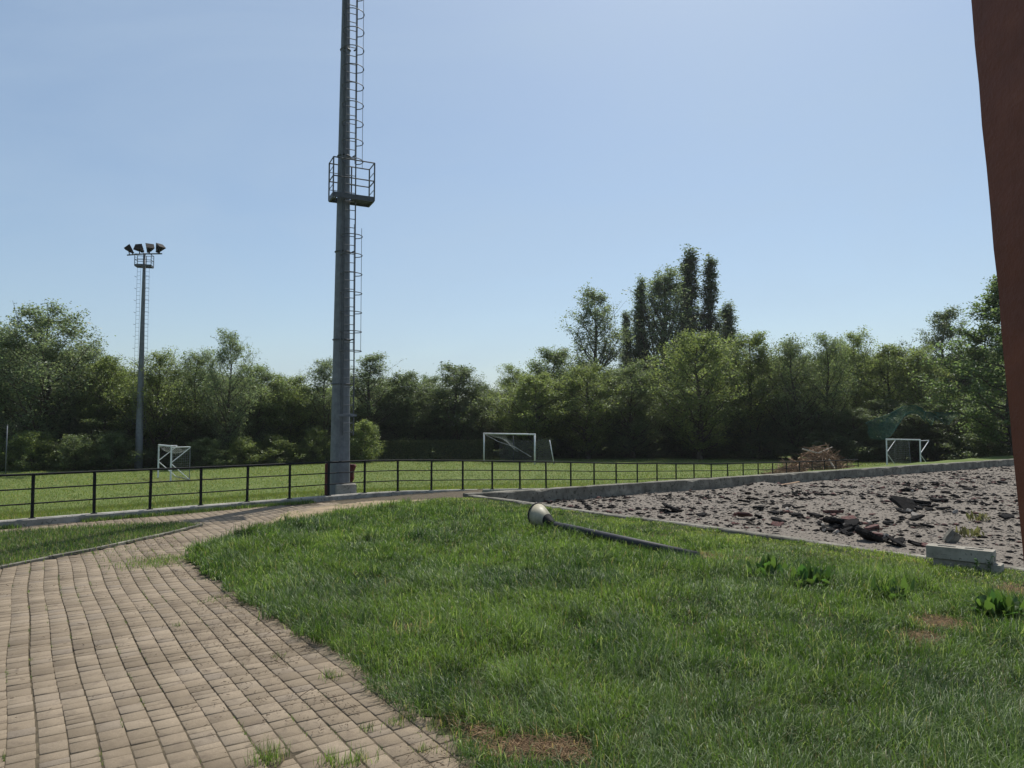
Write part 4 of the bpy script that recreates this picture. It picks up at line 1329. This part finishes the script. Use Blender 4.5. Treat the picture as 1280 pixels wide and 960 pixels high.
litter('dead_twigs', xs, ys, 0.014 + rng.uniform(0, 0.006, n), np.exp(rng.normal(math.log(0.018), 0.6, n)), rng.uniform(0.001, 0.003, n), M['twig'], 'dark twigs and crumbs of soil strewn over the pavers')

# ------------------------------------------------------------------ broad-leaved weeds
def weed_mesh(seed, n, L):
    r_ = random.Random(seed)
    m = MB()
    for i in range(n):
        a = r_.uniform(0, 6.28); out = r_.uniform(0.1, 0.8)
        l_ = L * r_.uniform(0.6, 1.15); w_ = l_ * r_.uniform(0.11, 0.17)
        d = Vector((math.cos(a), math.sin(a), 0)); p = Vector((-math.sin(a), math.cos(a), 0))
        vs = []
        for k in range(6):
            t_ = k / 5
            c = d * (l_ * out * (t_ * 0.85)) + Vector((0, 0, l_ * (1.15 - 0.75 * out) * t_ * (1 - 0.45 * t_ * out)))
            ww = w_ * (0.15, 0.35, 0.9, 1.0, 0.7, 0.03)[k]
            wave = 0.012 * math.sin(k * 2.1 + i)
            vs += [c - p * ww + Vector((0, 0, ww * 0.35 + wave)), c, c + p * ww + Vector((0, 0, ww * 0.35 - wave))]
        fs = []
        for k in range(5):
            b = k * 3
            fs += [(b, b + 1, b + 4, b + 3), (b + 1, b + 2, b + 5, b + 4)]
        off = Vector((r_.gauss(0, 0.11), r_.gauss(0, 0.08), 0))
        m.face_block([v + off for v in vs], fs)
    return m
for (px, py, n, L, lab) in [(958, 727, 30, 0.34, 'dark leafy dock plant, leftmost of the weeds in the lawn'),
                            (1015, 733, 34, 0.30, 'bright green spreading dock plant right beside the leftmost weed'),
                            (1113, 752, 26, 0.27, 'compact dark green dock plant in the lawn below the gravel border'),
                            (1243, 775, 30, 0.30, 'round leafy weed in the lawn near the foot of the red column')]:
    o = weed_mesh(px, n * 3, L * 1.05).build('dock_plant', M['weed'], smooth=True)
    x, y = G(px, py, 0.02); o.location = (x, y, float(lawn_z(x, y)))
    tag(o, lab, 'weed', 'broad leaved weeds in the lawn')
for (px, py, lab) in [(1222, 722, 'pale leafy sprig growing in front of the lower concrete block')]:
    m = MB(); r_ = random.Random(4)
    for k in range(5):
        top = Vector((r_.gauss(0, 0.10), r_.gauss(0, 0.05), r_.uniform(0.18, 0.32)))
        b0 = Vector((r_.gauss(0, 0.1), r_.gauss(0, 0.03), 0))
        m.tube([b0, b0.lerp(b0 + top, 0.5) + Vector((0.01, 0, 0)), b0 + top], 0.003, 4)
        for q in range(7):
            c = b0.lerp(b0 + top, 0.35 + 0.1 * q)
            a = r_.uniform(0, 6.28); d = Vector((math.cos(a), math.sin(a), 0.3)) * 0.055; p = Vector((-math.sin(a), math.cos(a), 0)) * 0.022
            m.face_block([c, c + d * 0.5 - p, c + d, c + d * 0.5 + p], [(0, 1, 2, 3)])
    o = m.build('weed_sprig', M['weed']); x, y = G(px, py, 0.0); o.location = (x, y, 0.02)
    tag(o, lab, 'weed')
for (px, py, lab) in [(1212, 668, 'dry yellowish weed tuft on the gravel behind the stacked blocks'), (1222, 652, 'small dry weed tuft further back on the gravel behind the stacked blocks')]:
    o = weed_mesh(px * 3, 34, 0.24).build('dry_weed', M['dry_weed'])
    o.scale = (1, 1, 1.0); x, y = G(px, py, -0.02); o.location = (x, y, float(lot_zz(x, y)))
    tag(o, lab, 'weed', 'dry weeds on the gravel lot')

# ------------------------------------------------------------------ trees
def tree_proto(kind, seed):
    """returns (trunk mesh, crown mesh, height, radius) modelled at its real size"""
    r_ = np.random.default_rng(seed)
    P = dict(
        broad=dict(H=11, cb=0.08, R=3.6, peak=0.62, limbs=70, sub=9, leaves=36000, leaf=0.115, sig=0.27, up=0.8, pw=0.42),
        loose=dict(H=11, cb=0.08, R=3.2, peak=0.6, limbs=62, sub=9, leaves=27000, leaf=0.105, sig=0.27, up=1.1, pw=0.48),
        dense=dict(H=10, cb=0.02, R=3.2, peak=0.58, limbs=70, sub=9, leaves=36000, leaf=0.115, sig=0.28, up=0.8, pw=0.42),
        airy=dict(H=16, cb=0.22, R=2.9, peak=0.42, limbs=56, sub=9, leaves=20000, leaf=0.13, sig=0.30, up=1.2, pw=0.45),
        poplar=dict(H=22, cb=0.06, R=1.35, peak=0.28, limbs=120, sub=5, leaves=22000, leaf=0.135, sig=0.22, up=4.0, pw=0.9),
        tallpop=dict(H=20, cb=0.10, R=2.7, peak=0.55, limbs=100, sub=8, leaves=40000, leaf=0.135, sig=0.25, up=2.4, pw=0.5),
        shrub=dict(H=3.4, cb=0.0, R=2.1, peak=0.35, limbs=44, sub=7, leaves=14000, leaf=0.08, sig=0.18, up=0.7, pw=0.45),
        chestnut=dict(H=13, cb=0.04, R=4.6, peak=0.36, limbs=60, sub=9, leaves=32000, leaf=0.17, sig=0.32, up=0.4, pw=0.6),
    )[kind]
    H, Rm = P['H'], P['R']
    tw = [r_.normal(0, (0.003 if kind in ('poplar', 'tallpop') else 0.012) * H, 2) for _ in range(5)]
    def axis_pt(t):
        k = np.interp(t, np.linspace(0, 1, 5), [0, 1, 1, 1, 1])
        return np.array([np.interp(t, np.linspace(0, 1, 5), [0] + [w[0] for w in tw[1:]]), np.interp(t, np.linspace(0, 1, 5), [0] + [w[1] for w in tw[1:]]), t * H])
    def env(t):                                  # crown radius at relative height
        u = (t - P['cb']) / (1 - P['cb'])
        if u <= 0 or u >= 1: return 0.0
        pk = P['peak']
        v = u / pk if u < pk else (1 - u) / (1 - pk)
        return Rm * max(v, 0) ** (P['pw'] if u > pk else 0.5) 
    tr = MB()
    r0 = 0.016 * H + 0.03 if kind != 'shrub' else 0.035
    tr.tube([axis_pt(t) - np.array([0, 0, 0.15 if t == 0 else 0]) for t in np.linspace(0, 0.97, 9)], [r0 * (1 - 0.93 * t) * (1.35 if t == 0 else 1) for t in np.linspace(0, 0.97, 9)], 7)
    centers, weight = [], []
    lob = r_.uniform(0.72, 1.15, 13)
    for i in range(P['limbs']):
        t_tip = P['cb'] + (1 - P['cb']) * (0.04 + 0.96 * ((i + r_.random()) / P['limbs']) ** 0.9)
        t_tip = min(t_tip, 0.995)
        a = i * 2.399963 + r_.normal(0, 0.35)
        rad = env(min(t_tip, 0.97)) * (lob[i % 13] if kind != 'poplar' else 1.0) * r_.uniform(0.72, 1.1)
        drop = P['up'] * rad / H
        t0 = max(0.02 if kind == 'shrub' else 0.06, t_tip - drop - 0.02)
        b = axis_pt(t0); tip = axis_pt(t_tip) + np.array([math.cos(a) * rad, math.sin(a) * rad, r_.normal(0, 0.02) * H])
        midp = (b + tip) / 2 + np.array([math.cos(a) * rad * 0.12, math.sin(a) * rad * 0.12, -0.03 * rad])
        rb_ = r0 * (1 - 0.93 * t0) * 0.45
        tr.tube([b, midp, tip], [rb_, rb_ * 0.6, rb_ * 0.15], 4, caps=False)
        L = np.linalg.norm(tip - b)
        for s in range(P['sub']):
            q = r_.uniform(0.35, 1.0)
            base = b * (1 - q) ** 2 + 2 * midp * q * (1 - q) + tip * q * q
            dirn = r_.normal(0, 1, 3); dirn[2] = abs(dirn[2]) * 0.7 + 0.3 * P['up']
            dirn /= np.linalg.norm(dirn)
            e_ = base + dirn * (L * r_.uniform(0.12, 0.3) + 0.25 * (kind != 'shrub'))
            tr.tube([base, e_], [rb_ * 0.3, rb_ * 0.08], 3, caps=False)
            centers.append((base, e_)); weight.append(1.0)
        centers.append((midp, tip)); weight.append(1.3)
    if kind in ('loose', 'airy', 'broad', 'tallpop'):    # upright leading shoots that roughen the skyline
        for i in range(9):
            t0 = r_.uniform(0.72, 0.93); a = r_.uniform(0, 6.28)
            b = axis_pt(t0) + np.array([math.cos(a), math.sin(a), 0]) * env(t0) * r_.uniform(0.2, 0.95)
            e_ = b + np.array([r_.normal(0, 0.05), r_.normal(0, 0.05), r_.uniform(0.06, 0.15)]) * H
            tr.tube([b, e_], [0.02, 0.006], 3, caps=False)
            centers.append((b, e_)); weight.append(0.45)
    wts = np.array(weight) * r_.uniform(0.4, 1.6, len(weight)); wts /= wts.sum()
    n = P['leaves']
    ci = r_.choice(len(centers), n, p=wts)
    A = np.array([c[0] for c in centers])[ci]; B = np.array([c[1] for c in centers])[ci]
    q = r_.random((n, 1)) ** 0.75
    sg = P['sig'] * r_.uniform(0.55, 1.25, len(centers))[ci][:, None]
    C = A + (B - A) * q + np.clip(r_.normal(0, 1, (n, 3)), -1.7, 1.7) * sg * np.array([1, 1, 0.75])
    C[:, 2] = np.maximum(C[:, 2], 0.06)
    nrm = r_.normal(0, 1, (n, 3)); nrm[:, 2] = np.abs(nrm[:, 2]) + 0.45
    nrm /= np.linalg.norm(nrm, axis=1)[:, None]
    d = np.cross(nrm, r_.normal(0, 1, (n, 3))); d /= np.linalg.norm(d, axis=1)[:, None]
    p = np.cross(nrm, d)
    ls = P['leaf'] * np.exp(r_.normal(0, 0.3, n))[:, None]
    V = np.stack([C - d * ls * 0.55, C - p * ls * 0.33 + nrm * ls * 0.06, C + d * ls * 0.55, C + p * ls * 0.33 + nrm * ls * 0.06], 1)
    F = np.arange(n * 4)
    cm = np_mesh(kind + '_crown', V.reshape(-1, 3), F, np.full(n, 4))
    cm.materials.append(M['leaf'])
    tm = bpy.data.meshes.new(kind + '_trunk')
    tm.from_pydata([tuple(v) for v in tr.v], [], tr.f); tm.update()
    tm.materials.append(M['bark'])
    return tm, cm, float(V[:, :, 2].max()), Rm

PROTO = {}
for kind, k in (('broad', 4), ('loose', 3), ('dense', 3), ('airy', 2), ('poplar', 2), ('tallpop', 2), ('shrub', 4), ('chestnut', 1)):
    PROTO[kind] = [tree_proto(kind, 50 + 7 * i + len(kind)) for i in range(k)]

tcount = 0
def tree(kind, px, d, top, width, label, color=(1, 1, 1), group=None, name=None, var=None):
    """tree at photo column px, d metres away, its top at photo row top, crown width in photo pixels"""
    global tcount
    tcount += 1
    v = PROTO[kind][(tcount if var is None else var) % len(PROTO[kind])]
    x, y, ztop = AT(px, top, d)
    zb = float(terrain(x, y)) - 0.05
    h = max(ztop - zb, 0.8)
    sz = h / v[2]
    sxy = 1.18 * (width * d / FPX / 2) / v[3]
    t = thing(name or ('shrub' if kind == 'shrub' else 'tree'), label, 'shrub' if kind == 'shrub' else 'tree', (x, y, zb), random.uniform(0, 6.28), group)
    t.scale = (sxy, sxy, sz)
    for nm, me in (('trunk' if kind != 'shrub' else 'stems', v[0]), ('crown', v[1])):
        o = bpy.data.objects.new(nm, me)
        COL.objects.link(o); o.parent = t
        j = random.uniform(0.9, 1.12)
        o.color = (color[0] * j, color[1] * j, color[2] * j, 1)
    return t

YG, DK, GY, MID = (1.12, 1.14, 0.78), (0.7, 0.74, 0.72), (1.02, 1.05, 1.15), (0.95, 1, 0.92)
GTREE = 'trees of the wood around the sports field'
specimens = [
    # kind, px, dist, top row, width, label, colour
    ('loose', 2, 55, 405, 90, 'grey green tree cut by the left edge of the picture', GY),
    ('broad', 62, 54, 374, 128, 'tallest tree of the left wood, with a pointed ragged crown', GY),
    ('loose', 112, 57, 424, 70, 'light tree just right of the tallest tree of the left wood', GY),
    ('broad', 142, 56, 440, 80, 'yellow green rounded tree just left of the slender floodlight mast', YG),
    ('loose', 200, 55, 431, 84, 'bright green tree just behind and right of the slender floodlight mast', YG),
    ('loose', 246, 57, 432, 66, 'narrow tree above the small left goal', MID),
    ('loose', 287, 56, 408, 66, 'feathery pointed tree rising above its neighbours left of the tall mast', GY),
    ('broad', 325, 60, 452, 86, 'dark branched tree with a flat crown midway between the masts', MID),
    ('broad', 362, 62, 464, 90, 'low yellow green tree left of the tall mast', YG),
    ('loose', 408, 63, 444, 70, 'grey green tree directly behind the tall mast on its left', GY),
    ('airy', 462, 66, 438, 66, 'pale airy tree directly right of the tall mast', GY),
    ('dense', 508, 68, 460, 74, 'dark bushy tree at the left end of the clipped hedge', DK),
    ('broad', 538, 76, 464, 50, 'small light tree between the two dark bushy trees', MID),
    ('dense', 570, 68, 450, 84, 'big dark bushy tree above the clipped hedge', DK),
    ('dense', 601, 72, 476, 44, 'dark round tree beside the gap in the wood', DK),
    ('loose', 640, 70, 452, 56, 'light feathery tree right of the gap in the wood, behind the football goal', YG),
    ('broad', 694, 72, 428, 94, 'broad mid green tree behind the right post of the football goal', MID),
    ('airy', 744, 82, 350, 78, 'tall airy aspen standing left of the poplars', GY),
    ('poplar', 784, 88, 386, 28, 'short thin dark poplar, leftmost of the tall group', MID),
    ('poplar', 801, 90, 342, 34, 'slim poplar, left neighbour of the broad poplar', GY),
    ('tallpop', 830, 88, 331, 76, 'broadest tall poplar in the middle of the group', GY),
    ('poplar', 862, 92, 305, 50, 'tallest dark pointed poplar', DK),
    ('poplar', 886, 92, 317, 40, 'thin dark poplar just right of the tallest one', DK),
    ('poplar', 908, 94, 374, 42, 'short poplar at the right end of the group', GY),
    ('broad', 668, 66, 462, 96, 'leafy olive tree low behind the leaning white pole', YG),
    ('broad', 735, 67, 452, 92, 'bright green tree low in front of the tall aspen', YG),
    ('broad', 790, 68, 448, 92, 'rounded olive tree in front of the leftmost poplar', MID),
    ('broad', 872, 66, 410, 112, 'large rounded olive tree standing before the dark poplars', YG),
    ('broad', 938, 68, 408, 92, 'broad olive tree right of the poplar group', YG),
    ('loose', 990, 66, 418, 84, 'dark stemmed tree above the brush pile', MID),
    ('loose', 1032, 66, 412, 70, 'slender feathery tree above the right end of the brush pile', MID),
    ('loose', 1066, 70, 406, 78, 'light green feathery tree between the brush pile and the green net', YG),
    ('broad', 1112, 66, 424, 90, 'yellow green rounded tree above the green net', YG),
    ('loose', 1150, 64, 428, 76, 'drooping yellow green tree above the right end of the green net', YG),
    ('airy', 1178, 72, 381, 70, 'dark small crowned tree standing higher between light trees on the right', DK),
    ('chestnut', 1262, 52, 340, 150, 'large leafy tree half hidden by the red column', (0.78, 0.9, 0.72)),
]
for (k, px, d, top, w, lab, colr) in specimens:
    nm = {'poplar': 'poplar_tree', 'tallpop': 'poplar_tree', 'airy': 'aspen_tree'}.get(k, 'tree')
    tree(k, px, d, top, w, lab, colr, GTREE, nm)

# second and third rows: nothing in the photo tells these apart
sky_px = [-40, 0, 60, 110, 150, 250, 330, 380, 470, 540, 600, 612, 640, 690, 760, 800, 900, 960, 1010, 1060, 1110, 1160, 1220, 1320]
sky_py = [420, 425, 420, 445, 452, 450, 468, 476, 462, 480, 492, 496, 470, 452, 455, 455, 430, 432, 434, 430, 436, 434, 420, 400]
rr = random.Random(77)
px = -50
while px < 1330:
    base_d = float(np.interp(px, [0, 200, 450, 650, 900, 1150, 1280], [60, 62, 72, 78, 80, 76, 66]))
    top = float(np.interp(px, sky_px, sky_py)) + rr.uniform(0, 14)
    side = 'left' if px < 430 else ('middle' if px < 700 else 'right')
    tree(rr.choice(('broad', 'broad', 'dense', 'loose')), px, base_d + rr.uniform(0, 6), top, rr.uniform(95, 130),
         {'left': 'olive green tree filling the back of the left wood', 'middle': 'olive green tree filling the back of the wood beyond the hedge', 'right': 'olive green tree filling the back of the right wood'}[side],
         rr.choice((MID, YG, GY, DK)), 'trees at the back of the ' + side + ' wood')
    px += rr.uniform(26, 38)
# lower front trees and shrubs along the field edge
px = -30
while px < 1320:
    base_d = float(np.interp(px, [0, 170, 300, 450, 620, 700, 900, 1050, 1280], [53, 53, 56, 64, 68, 66, 64, 58, 52]))
    top = rr.uniform(482, 518)
    side = 'left' if px < 430 else ('middle' if px < 630 else 'right')
    tree(rr.choice(('dense', 'broad', 'dense', 'loose')), px, base_d + rr.uniform(0, 3) + (5 if px > 620 else 1.5), top, rr.uniform(62, 92),
         {'left': 'low dark undergrowth tree at the foot of the left wood', 'middle': 'low dark undergrowth tree behind the clipped hedge', 'right': 'low dark undergrowth tree at the foot of the right wood'}[side],
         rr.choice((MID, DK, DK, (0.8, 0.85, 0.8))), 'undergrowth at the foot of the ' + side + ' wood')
    px += rr.uniform(30, 44)

GS = 'shrubs along the edge of the field'
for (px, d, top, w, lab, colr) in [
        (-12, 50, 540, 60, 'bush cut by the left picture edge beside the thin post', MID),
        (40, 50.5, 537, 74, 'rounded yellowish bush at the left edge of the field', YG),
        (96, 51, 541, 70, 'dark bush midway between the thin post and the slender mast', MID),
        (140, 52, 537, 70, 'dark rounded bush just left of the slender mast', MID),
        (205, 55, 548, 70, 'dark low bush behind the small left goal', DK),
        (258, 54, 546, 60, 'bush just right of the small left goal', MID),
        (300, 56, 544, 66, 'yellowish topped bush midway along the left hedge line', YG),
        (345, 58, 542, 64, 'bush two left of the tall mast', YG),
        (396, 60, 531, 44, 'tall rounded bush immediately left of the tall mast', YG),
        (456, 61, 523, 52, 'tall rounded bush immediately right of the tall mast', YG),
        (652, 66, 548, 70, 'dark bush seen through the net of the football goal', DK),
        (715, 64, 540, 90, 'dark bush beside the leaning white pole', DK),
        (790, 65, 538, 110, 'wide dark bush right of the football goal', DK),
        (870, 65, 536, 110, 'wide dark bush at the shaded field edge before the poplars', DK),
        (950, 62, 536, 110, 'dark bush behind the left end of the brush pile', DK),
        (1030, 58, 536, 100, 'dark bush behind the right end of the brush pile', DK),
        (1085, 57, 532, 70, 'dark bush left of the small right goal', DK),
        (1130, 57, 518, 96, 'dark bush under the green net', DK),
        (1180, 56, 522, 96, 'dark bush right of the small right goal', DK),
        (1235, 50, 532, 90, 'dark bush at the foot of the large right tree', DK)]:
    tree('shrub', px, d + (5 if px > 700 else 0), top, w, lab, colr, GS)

# clipped hedge
hl, hr = Vector(AT(470, 577, 63.5)), Vector(AT(602, 575, 66.5))
L = (hr - hl).length + 1
hd = thing('hedge', 'long clipped green hedge between the tall mast and the football goal', 'hedge', (hl.x, hl.y, -1.12), math.atan2(hr.y - hl.y, hr.x - hl.x))
n = 30000
C = np.stack([rng.uniform(-0.3, L, n), rng.uniform(-0.7, 0.7, n), rng.uniform(0.03, 1, n)], 1)
face = rng.random(n)
C[:, 2] = np.where(face < 0.35, 1 - np.abs(rng.normal(0, 0.05, n)), C[:, 2])
C[:, 1] = np.where((face > 0.35) & (face < 0.8), -0.7 + np.abs(rng.normal(0, 0.1, n)), C[:, 1])
C[:, 2] *= 1.78 + 0.16 * (N1(C[:, 0], C[:, 1], 0.9, 3) - 0.5)
C[:, 1] += 0.3 * (N2(C[:, 0], C[:, 2], 0.8, 2) - 0.5)
sp = rng.random(n) < 0.03
C[:, 2] = np.where(sp & (C[:, 2] > 1.5), C[:, 2] + rng.uniform(0, 0.25, n), C[:, 2])
nrm = rng.normal(0, 1, (n, 3)); nrm /= np.linalg.norm(nrm, axis=1)[:, None]
d = np.cross(nrm, rng.normal(0, 1, (n, 3))); d /= np.linalg.norm(d, axis=1)[:, None]
p = np.cross(nrm, d); ls = 0.085 * np.exp(rng.normal(0, 0.3, n))[:, None]
V = np.stack([C - d * ls * 0.6, C - p * ls * 0.35, C + d * ls * 0.6, C + p * ls * 0.35], 1)
me = np_mesh('foliage', V.reshape(-1, 3), np.arange(n * 4), np.full(n, 4))
o = link_mesh('foliage', me, M['leaf'], hd); o.color = (1.0, 0.95, 0.85, 1)
m = MB()
for k in range(int(L / 0.7)):
    m.tube([(k * 0.7, 0, 0), (k * 0.7 + random.uniform(-0.1, 0.1), random.uniform(-0.2, 0.2), 1.4)], [0.04, 0.015], 5)
m.build('stems', M['bark'], hd)

# ------------------------------------------------------------------ green netting draped over the bushes
c0 = Vector(AT(1138, 530, 57.2))
nt_ = thing('green_net', 'torn dark green netting draped over the bushes behind the small right goal', 'netting', c0)
mpx = 54.5 / FPX
def drape(fnz, x0, x1, rows, cols, drop):
    m = MB()
    r_ = random.Random(int(x0 * 10) + 5)
    def P(u, v):
        x = x0 + (x1 - x0) * u
        zt = fnz(x)
        return Vector((x + 0.1 * math.sin(7 * v + 5 * u), -0.4 - 0.5 * math.sin(3 * u + 2 * v) * 0.4 - 0.5 * v, zt - drop * v * (0.75 + 0.35 * math.sin(6 * u))))
    for i in range(cols + 1):
        m.tube([P(i / cols, k / 14) for k in range(15)], 0.011, 3, caps=False)
    for j in range(rows + 1):
        m.tube([P(k / 30, j / rows) for k in range(31)], 0.011 if j else 0.03, 3, caps=False)
    return m
ridge = lambda x: float(np.interp(x, [-4.0, -3.6, -2.2, -0.8, 0.3, 0.9, 2.0, 3.0, 4.2], [-0.1, 0.2, 0.75, 1.45, 1.5, 1.2, 0.9, 1.0, 0.9]))
drape(ridge, -3.8, 0.9, 22, 54, 1.6).build('hanging_sheet', M['green_net'], nt_)
drape(lambda x: ridge(x) , 1.7, 4.0, 12, 26, 0.9).build('hanging_scrap', M['green_net'], nt_)
drape(lambda x: ridge(x) - 0.2, 0.7, 1.9, 12, 9, 1.0).build('torn_strip', M['green_net'], nt_)
print('objects', len(bpy.data.objects))

# ------------------------------------------------------------------ summer haze
hm, hnt, hout = new_mat('summer_haze')
pv = nd(hnt, 'ShaderNodeVolumePrincipled')
pv.inputs['Color'].default_value = (0.93, 0.96, 1.0, 1)
pv.inputs['Density'].default_value = 0.00018
pv.inputs['Anisotropy'].default_value = 0.3
hnt.links.new(pv.outputs[0], hout.inputs['Volume'])
hz = MB().box((0, 325, 14.0), (1010, 960, 34.0)).build('haze', hm)
tag(hz, None, kind='stuff')
